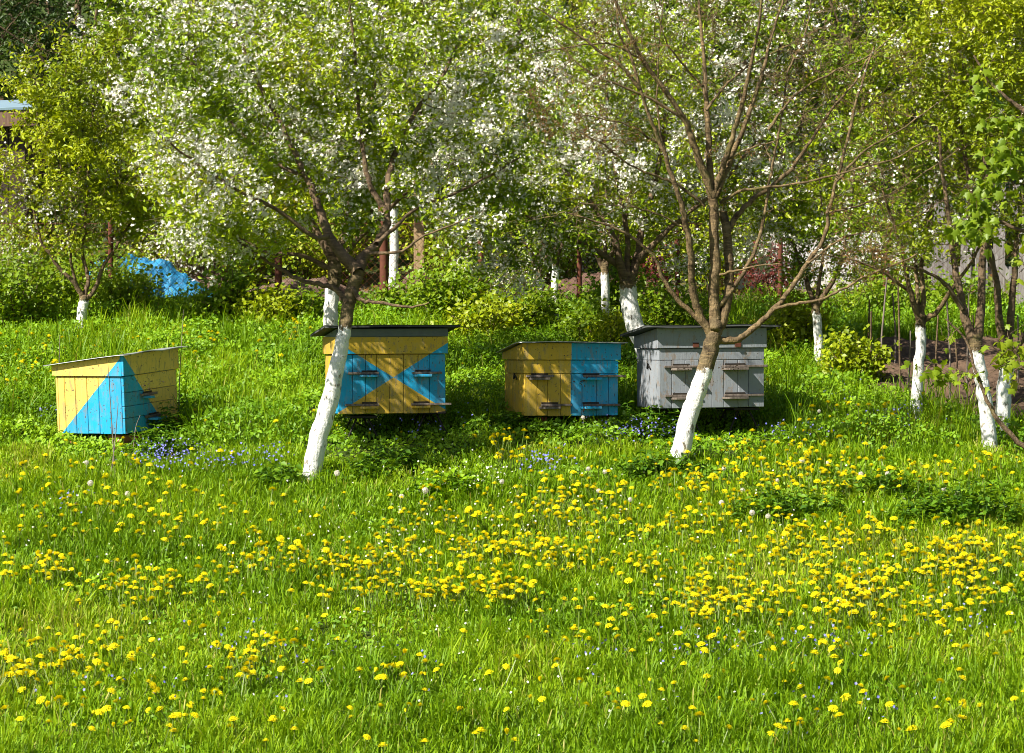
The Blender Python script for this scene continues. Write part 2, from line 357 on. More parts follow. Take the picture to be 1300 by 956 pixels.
# --- tree C: sparse tree in front of the grey hive
YC = 18.75
def c(ra, rb, dy, *pts): return lb(YC, YC + dy, ra, rb, *pts)
make_tree('fruit_tree', 'sparse many stemmed tree, whitewashed trunk leaning across the grey hive', 'tree',
    [(856, 587, YC, .070), (868, 552, YC, .066), (881, 512, YC, .062), (893, 476, YC, .058), (903, 442, YC, .058), (908, 418, YC, .052), (908, 398, YC, .04)],
    [c(.044, .032, 0, (906, 425), (907, 400), (906, 370), (908, 320), (906, 275), (905, 242)),
     c(.032, .007, -.4, (905, 250), (890, 210), (878, 175), (868, 150), (840, 110), (815, 75), (798, 40), (780, 0), (765, -60)),
     c(.028, .007, .2, (905, 248), (900, 200), (898, 150), (895, 100), (893, 60), (888, 20), (885, -60)),
     c(.026, .007, -.2, (906, 248), (920, 205), (933, 165), (945, 120), (955, 70), (965, 20), (972, -60)),
     c(.023, .006, .3, (908, 250), (935, 185), (952, 140), (968, 90), (977, 55), (992, 5), (1005, -50)),
     lb(YC, YC + .12, .040, .03, (908, 425), (920, 395), (925, 370), (925, 330), (922, 290), (918, 268)),
     lb(YC + .1, YC + .5, .022, .006, (923, 295), (945, 262), (975, 240), (1005, 215), (1025, 185), (1055, 140), (1085, 105), (1110, 60)),
     lb(YC + .08, YC - .3, .014, .005, (914, 258), (945, 241), (1000, 235), (1060, 222), (1130, 202), (1178, 178)),
     lb(YC, YC - .35, .034, .010, (907, 432), (888, 400), (880, 370), (877, 330), (872, 290), (865, 260), (850, 215), (840, 185), (825, 150), (812, 110)),
     lb(YC - .35, YC - .6, .015, .005, (812, 112), (790, 85), (755, 60), (720, 35), (680, 10)),
     lb(YC - .35, YC - .4, .012, .005, (812, 112), (800, 70), (785, 40), (783, -10)),
     lb(YC, YC - .2, .02, .006, (893, 412), (860, 380), (840, 350), (830, 325), (800, 300), (770, 285), (720, 270)),
     lb(YC, YC + .1, .027, .008, (912, 432), (935, 431), (950, 423), (966, 408), (985, 390), (1002, 370), (1025, 335), (1045, 305), (1052, 270), (1062, 230), (1075, 180), (1090, 120), (1110, 60)),
     lb(YC + .02, YC - .3, .014, .006, (983, 392), (1010, 386), (1040, 380), (1075, 365), (1100, 350), (1140, 335), (1165, 322)),
     c(.018, .006, .3, (912, 390), (935, 360), (955, 325), (968, 285), (975, 245), (982, 200), (992, 150), (1000, 90)),
     c(.012, .004, -.2, (905, 350), (930, 345), (960, 338), (990, 335)),
     c(.013, .004, -.3, (895, 262), (860, 235), (830, 222), (800, 210), (760, 180), (730, 165)),
     c(.011, .003, .3, (897, 140), (920, 110), (950, 85), (1000, 58), (1055, 28)), c(.011, .003, -.3, (893, 110), (870, 85), (845, 50), (830, -5)),
     c(.011, .003, .2, (975, 165), (1010, 120), (1060, 90), (1105, 70), (1150, 30)), c(.010, .003, -.3, (840, 185), (800, 160), (760, 150), (695, 138)),
     c(.009, .003, -.3, (872, 290), (830, 270), (790, 262), (735, 258)), c(.011, .003, .1, (1062, 230), (1100, 190), (1150, 160), (1205, 120)),
     c(.010, .003, .1, (1052, 270), (1100, 258), (1150, 235), (1218, 188)), c(.010, .003, 0, (1000, 90), (1020, 50), (1032, -10)), c(.009, .003, .2, (1025, 335), (1075, 300), (1130, 290), (1190, 262)),
     c(.010, .003, -.2, (920, 205), (948, 190), (985, 178), (1030, 150)), c(.010, .003, -.1, (850, 215), (835, 150), (836, 80), (842, 0)), c(.009, .003, -.4, (815, 75), (770, 55), (720, 60), (670, 70)),
     c(.014, .004, -.2, (868, 152), (835, 130), (790, 110), (745, 90), (700, 45))],
    [(W(900, 20, 18.7), (1.25, .9, .6), 130), (W(770, 110, 18.4), (.7, .6, .55), 75), (W(1060, 130, 18.9), (.7, .6, .6), 85), (W(1120, 240, 18.6), (.45, .5, .3), 26),
     (W(1100, 335, 18.6), (.4, .4, .16), 26), (W(760, 270, 18.5), (.4, .4, .2), 18), (W(960, 180, 18.9), (.5, .5, .6), 30)],
    'bronze', (896, 470, YC), 2600, .03, 350, .012, 'twig_red', side=4, jit=.02, bend=.03, seed=2)

# --- tree B behind the X hive
YB = 21.0
make_tree('cherry_tree', 'blossoming cherry whose straight whitewashed trunk rises behind the X painted hive', 'tree',
    [(446, 508, YB, .066), (433, 465, YB, .062), (421, 420, YB, .058), (420, 385, YB, .055), (425, 345, YB, .050), (424, 330, YB, .046)],
    [lb(YB, YB + .2, .04, .012, (425, 335), (400, 290), (370, 240), (340, 170), (320, 90)),
     lb(YB, YB + .4, .04, .012, (425, 335), (440, 290), (450, 230), (470, 150), (480, 60)),
     lb(YB, YB - .2, .022, .008, (424, 345), (385, 325), (340, 320), (300, 300)),
     lb(YB, YB + .2, .025, .008, (428, 330), (480, 280), (530, 230), (580, 170))],
    [(W(420, 130, 21.2), (1.5, 1.1, 1.0), 190), (W(310, 250, 21), (.6, .8, .45), 60), (W(580, 230, 21.4), (.8, .8, .5), 70), (W(420, -20, 21.2), (1.5, 1, .8), 60)],
    'cherry', (422, 366, YB), 16500, .051, 13500, .0148, seed=3)

# --- tree D: thick white trunk behind the grey hive
YD = 22.0
make_tree('cherry_tree', 'cherry heavy with blossom on thick curved whitewashed trunk behind the grey hive', 'tree',
    [(832, 486, YD, .080), (822, 450, YD, .078), (808, 418, YD, .076), (800, 390, YD, .073), (797, 362, YD, .070), (797, 350, YD, .062)],
    [lb(YD, YD - .2, .044, .012, (795, 358), (787, 335), (778, 300), (745, 250), (705, 200), (680, 130)),
     lb(YD, YD + .3, .044, .012, (798, 358), (808, 335), (815, 290), (832, 230), (845, 150), (850, 60)),
     lb(YD, YD + .3, .026, .010, (796, 352), (795, 290), (780, 210), (770, 120), (765, 40)),
     lb(YD, YD - .3, .03, .008, (788, 338), (750, 315), (700, 290), (650, 262)),
     lb(YD, YD - .1, .03, .008, (810, 330), (850, 290), (910, 240), (960, 180))],
    [(W(760, 170, 21.9), (1.1, 1.0, .85), 170), (W(690, 270, 21.7), (.65, .7, .42), 80), (W(650, 335, 22), (.5, .5, .22), 36), (W(900, 320, 22.2), (.5, .5, .22), 34), (W(880, 180, 22.2), (.95, .9, .85), 140), (W(800, 20, 22), (1.5, 1.0, .7), 110), (W(950, 260, 22.3), (.7, .6, .4), 60)],
    'cherry', (796, 363, YD), 18000, .049, 19000, .0145, seed=4)

# --- tree E: small white-footed tree at the back left
YE = 24.1
make_tree('fruit_tree', 'small yellow green tree with short whitewashed trunk behind the triangle painted hive', 'tree',
    [(101, 428, YE, .052), (103, 405, YE, .046), (106, 384, YE, .043), (106, 378, YE, .04)],
    [lb(YE, YE - .2, .026, .008, (106, 382), (95, 360), (75, 340), (62, 320), (50, 300), (40, 250)),
     lb(YE, YE + .2, .024, .008, (106, 382), (112, 355), (105, 320), (110, 260), (112, 200), (120, 120)),
     lb(YE, YE, .024, .008, (106, 384), (120, 368), (130, 340), (150, 310), (170, 270), (185, 200)),
     lb(YE, YE - .1, .016, .006, (97, 366), (90, 330), (85, 280), (78, 220), (70, 140))],
    [(W(18, 225, 24), (.34, .4, .3), 34), (W(100, 200, 24), (.85, .7, .85), 200), (W(60, 270, 23.9), (.6, .6, .4), 60), (W(160, 250, 24.1), (.5, .6, .45), 60), (W(110, 90, 24.1), (.8, .7, .5), 90)],
    'lime', (106, 381, YE), 14000, .056, 1300, .015, seed=5)

# --- tree F, G, G2 at the right
YF = 20.4
make_tree('fruit_tree', 'tree with slim straight whitewashed trunk and dark fan of limbs beside the dug soil', 'tree',
    [(1161, 527, YF, .050), (1164, 495, YF, .043), (1168, 450, YF, .039), (1169, 412, YF, .040), (1168, 400, YF, .038)],
    [lb(YF, YF - .2, .028, .008, (1168, 410), (1158, 380), (1150, 345), (1140, 300), (1120, 240)),
     lb(YF, YF + .2, .026, .008, (1168, 405), (1172, 375), (1170, 335), (1180, 280), (1190, 200)),
     lb(YF, YF, .026, .008, (1170, 408), (1190, 395), (1208, 368), (1235, 330), (1260, 280)),
     lb(YF, YF + .3, .02, .006, (1166, 400), (1164, 360), (1160, 310), (1150, 250), (1145, 180)),
     lb(YF, YF - .3, .014, .005, (1156, 372), (1120, 345), (1080, 330), (1050, 325))],
    [(W(1150, 190, 20.4), (.7, .7, .8), 170), (W(1200, 250, 20.3), (.5, .6, .5), 70), (W(1110, 300, 20), (.4, .5, .2), 40), (W(1150, 40, 20.4), (.9, .8, .6), 90)],
    'cherry', (1168, 413, YF), 6500, .05, 900, .015, 'twig_red', side=2, seed=6)
YG = 19.4
make_tree('fruit_tree', 'dark leafed tree with bluish whitewashed trunk at the right edge, the more slanting one', 'tree',
    [(1259, 560, YG, .058), (1251, 515, YG, .052), (1244, 475, YG, .048), (1240, 448, YG, .047), (1236, 430, YG, .045)],
    [lb(YG, YG + .2, .04, .01, (1238, 440), (1225, 402), (1216, 360), (1208, 310), (1200, 240), (1190, 160)),
     lb(YG, YG + .3, .042, .01, (1238, 438), (1245, 400), (1246, 340), (1252, 270), (1250, 190), (1235, 110)),
     lb(YG, YG - .2, .02, .007, (1222, 392), (1200, 360), (1175, 345), (1150, 338))],
    [(W(1215, 130, 19.6), (.7, .7, .8), 150), (W(1270, 220, 19.6), (.45, .6, .5), 70), (W(1200, 300, 19.4), (.35, .4, .22), 30), (W(1220, -20, 19.6), (.9, .8, .6), 60)],
    'lime', (1240, 449, YG), 9500, .046, 900, .014, seed=7)
YG2 = 19.9
make_tree('fruit_tree', 'dark leafed tree with upright forked limbs on the trunk nearest the right edge', 'tree',
    [(1272, 540, YG2, .058), (1274, 500, YG2, .055), (1278, 465, YG2, .052), (1278, 445, YG2, .048)],
    [lb(YG2, YG2, .036, .01, (1278, 455), (1268, 400), (1262, 340), (1240, 270), (1225, 200), (1215, 120)),
     lb(YG2, YG2 + .3, .036, .01, (1278, 452), (1284, 390), (1290, 320), (1298, 240), (1305, 140)),
     lb(YG2, YG2 - .2, .028, .008, (1280, 460), (1300, 430), (1330, 390), (1360, 330))],
    [(W(1300, 120, 20), (.8, .7, .9), 170), (W(1350, 270, 20), (.5, .6, .5), 50), (W(1290, -20, 20), (.9, .8, .6), 60)],
    'lime', (1278, 462, YG2), 11500, .045, 700, .014, seed=8)

# --- thin whitewashed trunks farther back
for (px, py, Yt, top, r, lab, lf, nb, sd) in [
    (770, 445, 23.4, 345, .036, 'slim whitewashed tree just left of the thick curved white trunk', 'cherry', 2600, 10),
    (703, 430, 24.0, 335, .032, 'slim whitewashed tree among bushes above the yellow and blue striped hive', 'cherry', 3200, 11),
    (688, 420, 24.6, 350, .026, 'thinnest whitewashed sapling in the bushes above the yellow half of the striped hive', 'cherry', 1600, 12),
    (1045, 478, 22.2, 395, .036, 'crooked whitewashed tree right of the grey hive', 'cherry', 1200, 13),
    (500, 392, 25.9, 262, .042, 'tall bare whitewashed pole of a tree behind the thick rusty post', 'cherry', 2500, 14)]:
    lean = rng.uniform(-4, 4) if px != 1045 else -9
    m = (py + top) / 2
    make_tree('fruit_tree', lab, 'tree', [(px, py, Yt, r * 1.25), (px + lean * .4, m + 20, Yt, r * 1.05), (px + lean, top, Yt, r), (px + lean, top - 12, Yt, r * .9)],
        [lb(Yt, Yt + .2, r * .7, .006, (px + lean, top), (px - 25, top - 50), (px - 45, top - 110), (px - 55, top - 190)),
         lb(Yt, Yt - .2, r * .7, .006, (px + lean, top - 4), (px + 22, top - 60), (px + 35, top - 130), (px + 42, top - 210)),
         lb(Yt, Yt + .1, r * .5, .005, (px + lean, top - 8), (px, top - 80), (px - 5, top - 180))],
        [(W(px, top - 150, Yt + .1), (.75, .7, .75), 130), (W(px + 10, top - 60, Yt), (.5, .5, .3), 30)],
        lf, (px + lean, top + 3, Yt), 7000, .043, nb, .015, seed=sd)

# --- rows behind the fence
back = [(40, 30.5, 'shade_dark', 'broad dark tree at the far left rising behind the blue roofed shed', 0), (165, 30.5, 'shade_dark', 'dark tree behind the small yellow green tree at the far left', 900),
        (235, 28.0, 'cherry', 'tree thick with white blossom at the upper left, behind the big leaning cherry', 9000), (330, 30.0, 'lime', 'yellow green tree behind the left side of the big leaning cherry', 2500),
        (455, 28.5, 'cherry', 'flowering tree behind the forked trunk of the big leaning cherry', 4500), (560, 30.5, 'dark', 'dark tree between the rusty post and the wooden post behind the fence', 1200),
        (650, 28.0, 'cherry', 'blossoming tree behind the gap between the two leaning front trees', 8000), (760, 30.0, 'lime', 'yellow green tree directly behind the thick curved white trunk', 3000),
        (870, 28.0, 'cherry', 'white blossoming tree behind the sparse many stemmed tree', 9500), (985, 28.8, 'cherry', 'blossoming tree above the burgundy shrub', 9000),
        (1090, 30.0, 'dark', 'dark tree above the low whitewashed wall', 2500), (1180, 28.5, 'lime', 'yellow green tree behind the slim straight white trunk', 900), (1300, 29.5, 'lime', 'yellow green tree behind the grey plank fence', 500)]
for i, (px, Yt, lf, lab, nb) in enumerate(back):
    gy = ground_py(Yt)
    s = FPX / Yt
    j = lambda a: float(rng.uniform(-a, a))
    def q(dx, h): return (px + dx * s, gy - h * s)
    make_tree('orchard_tree', lab, 'tree', [(*q(0, 0), Yt, .10), (*q(j(.08), .5), Yt, .085), (*q(j(.1), 1.0), Yt, .075), (*q(j(.1), 1.3), Yt, .065)],
        [lb(Yt, Yt + j(.7), .05, .01, q(0, 1.05), q(-.35 + j(.1), 1.6), q(-.75 + j(.2), 2.2), q(-1.0 + j(.2), 3.0)),
         lb(Yt, Yt + j(.7), .05, .01, q(0, 1.15), q(.3 + j(.1), 1.7), q(.7 + j(.2), 2.4), q(.95 + j(.2), 3.1)),
         lb(Yt, Yt + j(.7), .045, .01, q(0, 1.2), q(.05 + j(.1), 2.0), q(j(.2), 2.8), q(j(.3), 3.7)),
         lb(Yt, Yt - .8, .035, .008, q(0, 1.0), q(-.1 + j(.2), 1.5), q(j(.4), 2.0), q(j(.5), 2.5))],
        [(W(*q(0, 2.1), Yt), (1.45, 1.2, 1.0), 230), (W(*q(j(.4), 1.3), Yt - .3), (1.2, 1.0, .6), 120), (W(*q(j(.3), 3.2), Yt), (1.1, 1.0, .8), 90)],
        lf, None, 15000, .058, nb, .017, group='trees behind the fence', seed=20 + i)
# far dense row
for i in range(10):
    Yt = 35 + rng.uniform(-1, 1.5); s = FPX / Yt; px = -60 + i * 158 + rng.uniform(-20, 20)
    gy = ground_py(Yt)
    def q(dx, h): return (px + dx * s, gy - h * s)
    labs = ['farthest left', 'second from the left', 'third from the left', 'fourth from the left', 'fifth from the left', 'fifth from the right', 'fourth from the right', 'third from the right', 'second from the right', 'farthest right']
    make_tree('woodland_tree', 'dark woodland tree of the farthest row, ' + labs[i], 'tree', [(*q(0, 0), Yt, .14), (*q(.05, 1.0), Yt, .11), (*q(0, 2.0), Yt, .08)],
        [lb(Yt, Yt + .5, .06, .012, q(0, 1.2), q(-.6, 2.0), q(-1.3, 3.0)), lb(Yt, Yt - .3, .06, .012, q(0, 1.4), q(.6, 2.2), q(1.3, 3.2)), lb(Yt, Yt, .06, .012, q(0, 1.9), q(0, 3.0), q(.1, 4.2))],
        [(W(*q(0, 1.7), Yt), (1.6, 1.2, 1.3), 150), (W(*q(0, 3.2), Yt), (1.5, 1.2, 1.2), 100)],
        'shade_dark', None, 13000, .085, 0, group='woodland trees of the farthest row', seed=40 + i, side=2)

# --- maple reaching in from the right
YM = 15.6
make_tree('maple_tree', 'maple with large bright leaves reaching in close at the right edge', 'tree',
    [(1530, 760, YM, .13), (1525, 600, YM, .12), (1515, 420, YM, .10), (1510, 280, YM, .08)],
    [lb(YM, YM, .035, .005, (1512, 330), (1440, 270), (1370, 215), (1310, 150), (1262, 110), (1236, 70)),
     lb(YM, YM, .028, .004, (1516, 470), (1440, 560), (1360, 585), (1300, 566), (1262, 525), (1243, 482), (1225, 430), (1200, 405)),
     lb(YM, YM + .1, .026, .004, (1514, 420), (1420, 340), (1340, 305), (1290, 290), (1255, 270), (1240, 245)),
     lb(YM, YM - .1, .016, .004, (1380, 585), (1330, 520), (1300, 470), (1280, 430))],
    [(W(1243, 120, YM), (.08, .1, .2), 7), (W(1285, 190, YM), (.12, .15, .26), 13), (W(1238, 285, YM), (.06, .1, .22), 10), (W(1292, 330, YM), (.05, .1, .12), 6),
     (W(1208, 480, YM), (.13, .12, .05), 8), (W(1205, 430, YM), (.05, .1, .09), 5), (W(1282, 460, YM), (.12, .15, .2), 13), (W(1400, 250, YM), (.5, .5, .6), 60), (W(1500, 150, YM), (.7, .7, .6), 60)],
    'maple', None, 2100, .062, 0, side=1, jit=.03, maple=True, seed=60)

# ------------------------------------------------------------------ bushes
def bush(name, label, cat, px, Yb, w, h, n, leaf, L=.045, nb=0, group=None, stems=26, d=None):
    x, y = at(px, 400, Yb)[:2]; z = float(gz(x, y)); rt = empty(name, (x, y, z), label, cat, group)
    d = d or w * .8; S = Tubes(); LP = []
    for i in range(stems):
        a = rng.uniform(0, 2 * math.pi); rr = rng.uniform(0, 1) ** .6
        t = np.array([math.cos(a) * rr * w, math.sin(a) * rr * d, h * rng.uniform(.55, 1.05) * (1 - .35 * rr * rr)])
        s = np.array([math.cos(a) * .12 * w, math.sin(a) * .12 * d, -.03]); u = np.linspace(0, 1, 7)[:, None]
        cpt = s * .5 + t * .5 + np.array([0, 0, .2 * h]) + rng.normal(size=3) * .03
        Q = (1 - u) ** 2 * s + 2 * u * (1 - u) * cpt + u * u * t; S.add(Q, np.linspace(.006, .002, 7), 4)
        uu = rng.uniform(.12, 1.05, (max(4, n // stems), 1))
        LP.append((1 - uu) ** 2 * s + 2 * uu * (1 - uu) * cpt + uu * uu * t + rng.normal(size=(len(uu), 3)) * .075 * min(1, w / .4))
    S.build('stems', BARK['twig'], rt)
    P = np.concatenate(LP); P = P[P[:, 2] > .01]
    cl = vnoise(P[:, 0] + x + P[:, 1], P[:, 2] + y, .22, 4)
    leaves('foliage', P, L * rng.uniform(.6, 1.35, len(P)), LM[leaf], rt, np.clip(.5 * cl + .5 * rng.random(len(P)), 0, 1), asp=.75, up=.9, fold=.12)
    if nb:
        C = P[rng.choice(len(P), nb)] + rng.normal(size=(nb, 3)) * .02; flowers('blossom', C, .015, LM['petal'], rt)
    return rt
for a in [
    ('currant_bush', 'leafy currant bush at the far left edge, left of the small white trunk', 'bush', 25, 24.2, .50, .85, 3200, 'bush'),
    ('currant_bush', 'bushy currant leaning in front of the blue tarpaulin', 'bush', 158, 24.9, .40, .56, 2600, 'bush'),
    ('currant_bush', 'low bush between the small white trunk and the far left bush', 'bush', 75, 25.0, .35, .55, 1800, 'bush'),
    ('currant_bush', 'tall bush right of the blue tarpaulin', 'bush', 290, 24.4, .42, .65, 2800, 'bush'),
    ('currant_bush', 'bush against the mesh between the second and third rusty posts', 'bush', 385, 24.6, .30, .38, 1500, 'bush'),
    ('currant_bush', 'big pale green bush right of the thick rusty post', 'bush', 570, 24.5, .48, .75, 3600, 'bush'),
    ('currant_bush', 'bush in front of the thinnest whitewashed saplings', 'bush', 665, 23.9, .42, .50, 2600, 'bush'),
    ('currant_bush', 'dense bush behind the blue half of the striped hive', 'bush', 745, 23.4, .40, .40, 2200, 'bush'),
    ('currant_bush', 'bush showing between the thick curved white trunk and the sparse tree', 'bush', 850, 23.6, .40, .62, 2400, 'bush'),
    ('currant_bush', 'bushy shrub beyond the mesh, left of the blue tarpaulin', 'bush', 118, 25.5, .42, .62, 2600, 'bush'),
    ('currant_bush', 'shrub beyond the mesh at the far left, under the shed', 'bush', 30, 26.6, .60, .95, 3200, 'lime'),
    ('currant_bush', 'shrub beyond the mesh between the tarpaulin and the second rusty post', 'bush', 305, 26.9, .55, .80, 2800, 'cherry'),
    ('currant_bush', 'shrub beyond the mesh directly behind the forked limbs of the big leaning cherry', 'bush', 430, 27.2, .60, .85, 3000, 'lime'),
    ('currant_bush', 'shrub beyond the mesh right of the tan wooden post', 'bush', 590, 27.2, .55, .95, 3000, 'cherry'),
    ('currant_bush', 'shrub beyond the mesh behind the thinnest whitewashed saplings', 'bush', 700, 27.0, .55, .95, 3000, 'bush'),
    ('currant_bush', 'shrub beyond the mesh behind the lower limbs of the sparse tree', 'bush', 900, 26.8, .60, .95, 3200, 'lime'),
    ('currant_bush', 'shrub right in front of the low whitewashed wall', 'bush', 1120, 26.6, .30, .50, 1600, 'cherry'),
    ('currant_bush', 'bush between the slim straight white trunk and the plank fence', 'bush', 1185, 26.4, .40, .80, 2200, 'dark'),
    ('currant_bush', 'low bush right in front of the slim whitewashed tree in the middle', 'bush', 790, 23.0, .34, .36, 1800, 'lime'),
    ('currant_bush', 'low bush in front of the rusty post left of the big leaning cherry', 'bush', 330, 24.3, .40, .42, 2000, 'lime'),
    ('currant_bush', 'low bush behind the right end of the X painted hive', 'bush', 620, 23.6, .42, .40, 2200, 'lime'),
    ('tall_shrub', 'tall yellow green shrub beyond the mesh right behind the blue tarpaulin', 'shrub', 205, 27.6, .55, 1.35, 3400, 'lime'),
    ('tall_shrub', 'tall shrub beyond the mesh, just left of the second rusty post', 'shrub', 325, 28.0, .55, 1.35, 3400, 'cherry'),
    ('tall_shrub', 'tall shrub beyond the mesh under the low left limb of the big cherry', 'shrub', 395, 27.4, .50, 1.15, 3000, 'bush'),
    ('tall_shrub', 'tall yellow green shrub beyond the mesh behind the tan wooden post', 'shrub', 545, 27.9, .55, 1.45, 3400, 'lime'),
    ('tall_shrub', 'tall shrub beyond the mesh above the gap between the X painted and striped hives', 'shrub', 640, 28.2, .6, 1.5, 3600, 'bush'),
    ('tall_shrub', 'tall green shrub beyond the mesh behind the thick curved white trunk', 'shrub', 800, 27.8, .6, 1.4, 3600, 'bush'),
    ('tall_shrub', 'tall shrub beyond the mesh right behind the sparse tree', 'shrub', 890, 28.3, .6, 1.5, 3600, 'cherry'),
    ('tall_shrub', 'tall shrub beyond the mesh just right of the burgundy shrub', 'shrub', 1060, 27.9, .55, 1.3, 3200, 'lime'),
    ('tall_shrub', 'tall dark shrub beyond the mesh behind the slim straight white trunk', 'shrub', 1165, 28.0, .6, 1.5, 3400, 'bush'),
    ('tall_shrub', 'tall shrub beyond the mesh at the far left edge', 'shrub', 70, 27.8, .6, 1.4, 3600, 'bush'),
    ('currant_bush', 'bush hiding the foot of the tall bare whitewashed pole', 'bush', 515, 25.0, .32, .42, 1700, 'bush'),
    ('currant_bush', 'bush between the thick white trunk and the slim white trunk left of it', 'bush', 785, 24.6, .38, .60, 2200, 'bush'),
    ('currant_bush', 'bright bush at the right end of the grey hive roof', 'bush', 1005, 22.8, .36, .55, 2600, 'lime'),
    ('currant_bush', 'rounded bush at the left edge of the dug soil', 'bush', 1085, 21.6, .30, .48, 2200, 'lime'),
    ('currant_bush', 'green bush behind the dug soil, under the low whitewashed wall', 'bush', 1115, 25.0, .55, .35, 2400, 'bush'),
    ('currant_bush', 'green bush behind the slanting bluish trunk', 'bush', 1225, 25.2, .50, .45, 2400, 'bush')]:
    bush(*a)
bush('barberry_shrub', 'burgundy leafed shrub right of the sparse tree', 'shrub', 975, 26.0, .36, .66, 1500, 'red', .035)
bush('barberry_shrub', 'small burgundy shrub left of the sparse tree, beside the thick white trunk', 'shrub', 835, 26.2, .28, .66, 900, 'red', .035)
bush('flowering_shrub', 'white flowering shrub low behind the fence in the middle', 'shrub', 630, 25.9, .55, .62, 1500, 'cherry', .04, 1500)
bush('flowering_shrub', 'white flowering shrub beyond the mesh left of the thick curved white trunk', 'shrub', 725, 27.6, .6, 1.2, 1800, 'cherry', .04, 2200)
bush('flowering_shrub', 'white flowering shrub beyond the mesh right of the burgundy shrub', 'shrub', 1035, 28.0, .6, 1.25, 1700, 'cherry', .04, 1700)
bush('flowering_shrub', 'white flowering shrub at the far left behind the currant bush', 'shrub', 15, 25.6, .38, .85, 1200, 'cherry', .04, 900)
bush('flowering_shrub', 'white flowering shrub hanging over the blue tarpaulin', 'shrub', 235, 26.9, .45, .95, 1400, 'cherry', .04, 1200)

# ------------------------------------------------------------------ ground, soil
SOIL = [on_ground(1112, 440), on_ground(1360, 424), on_ground(1360, 545), on_ground(1195, 533), on_ground(1106, 508)]
def in_poly(x, y, poly):
    r = np.zeros(np.shape(x), bool); n = len(poly)
    for i in range(n):
        (x1, y1), (x2, y2) = poly[i], poly[i - 1]
        cnd = ((y1 > y) != (y2 > y)) & (x < (x2 - x1) * (y - y1) / (y2 - y1 + 1e-12) + x1); r ^= cnd
    return r
gx = np.unique(np.concatenate([np.linspace(-900, -14, 22), np.linspace(-14, 14, 190), np.linspace(14, 900, 22)]))
gy_ = np.unique(np.concatenate([np.linspace(-200, 4, 12), np.linspace(4, 42, 250), np.linspace(42, 1500, 30)]))
X, Yg = np.meshgrid(gx, gy_); nx, ny = len(gx), len(gy_)
V = np.stack([X, Yg, gz(X, Yg)], -1).reshape(-1, 3)
i, j = np.meshgrid(np.arange(nx - 1), np.arange(ny - 1)); a = (j * nx + i).ravel()
k = NT(new_mat('meadow_soil')); v = k.obj(); n = k.noise(1.3, 6, .6, v)
gcol = k.mix(k.step(k.noise(9, 5, .6, v), .35, .65), (.035, .06, .012), (.07, .10, .02))
bare = k.mix(k.noise(14, 6, .65, v), (.10, .07, .045), (.24, .18, .13))
yy = k.math('ADD', k.sep(v)[1], k.math('MULTIPLY', k.math('SUBTRACT', n, .5), 3.0))
gcol = k.mix(k.math('MULTIPLY', k.step(yy, 25.0, 25.9), k.math('SUBTRACT', .85, k.step(yy, 27.0, 28.5)), True), gcol, bare)
g = np_mesh('ground', V, np.stack([a, a + 1, a + nx + 1, a + nx], 1), k.out(gcol, .95, k.noise(40, 5, .6, v), .02, .6, .1), smooth=True)
tag(g, kind='structure')
# soil bed with clods
xs = np.linspace(min(p[0] for p in SOIL), max(p[0] for p in SOIL), 220); ys = np.linspace(min(p[1] for p in SOIL), max(p[1] for p in SOIL), 200)
X, Yg = np.meshgrid(xs, ys); nx, ny = len(xs), len(ys)
Z = gz(X, Yg) + .012 + .05 * vnoise(X, Yg, .16, 5) ** 2 + .035 * vnoise(X, Yg, .06, 6) ** 2 + .02 * np.sin(Yg * 9 + vnoise(X, Yg, .4, 3) * 5)
V = np.stack([X, Yg, Z], -1).reshape(-1, 3); i, j = np.meshgrid(np.arange(nx - 1), np.arange(ny - 1)); a = (j * nx + i).ravel()
F = np.stack([a, a + 1, a + nx + 1, a + nx], 1); cen = V[F].mean(1)
wob = (vnoise(cen[:, 0], cen[:, 1], .3, 8) - .5) * .3
F = F[in_poly(cen[:, 0] + wob, cen[:, 1] + wob, SOIL)]
k = NT(new_mat('dug_soil')); v = k.obj()
so = np_mesh('soil', V, F, k.out(k.mix(k.noise(18, 6, .65, v), (.055, .035, .022), (.19, .125, .085)), .95, k.noise(60, 5, .65, v), .015, .8, .1))
tag(so, kind='structure')

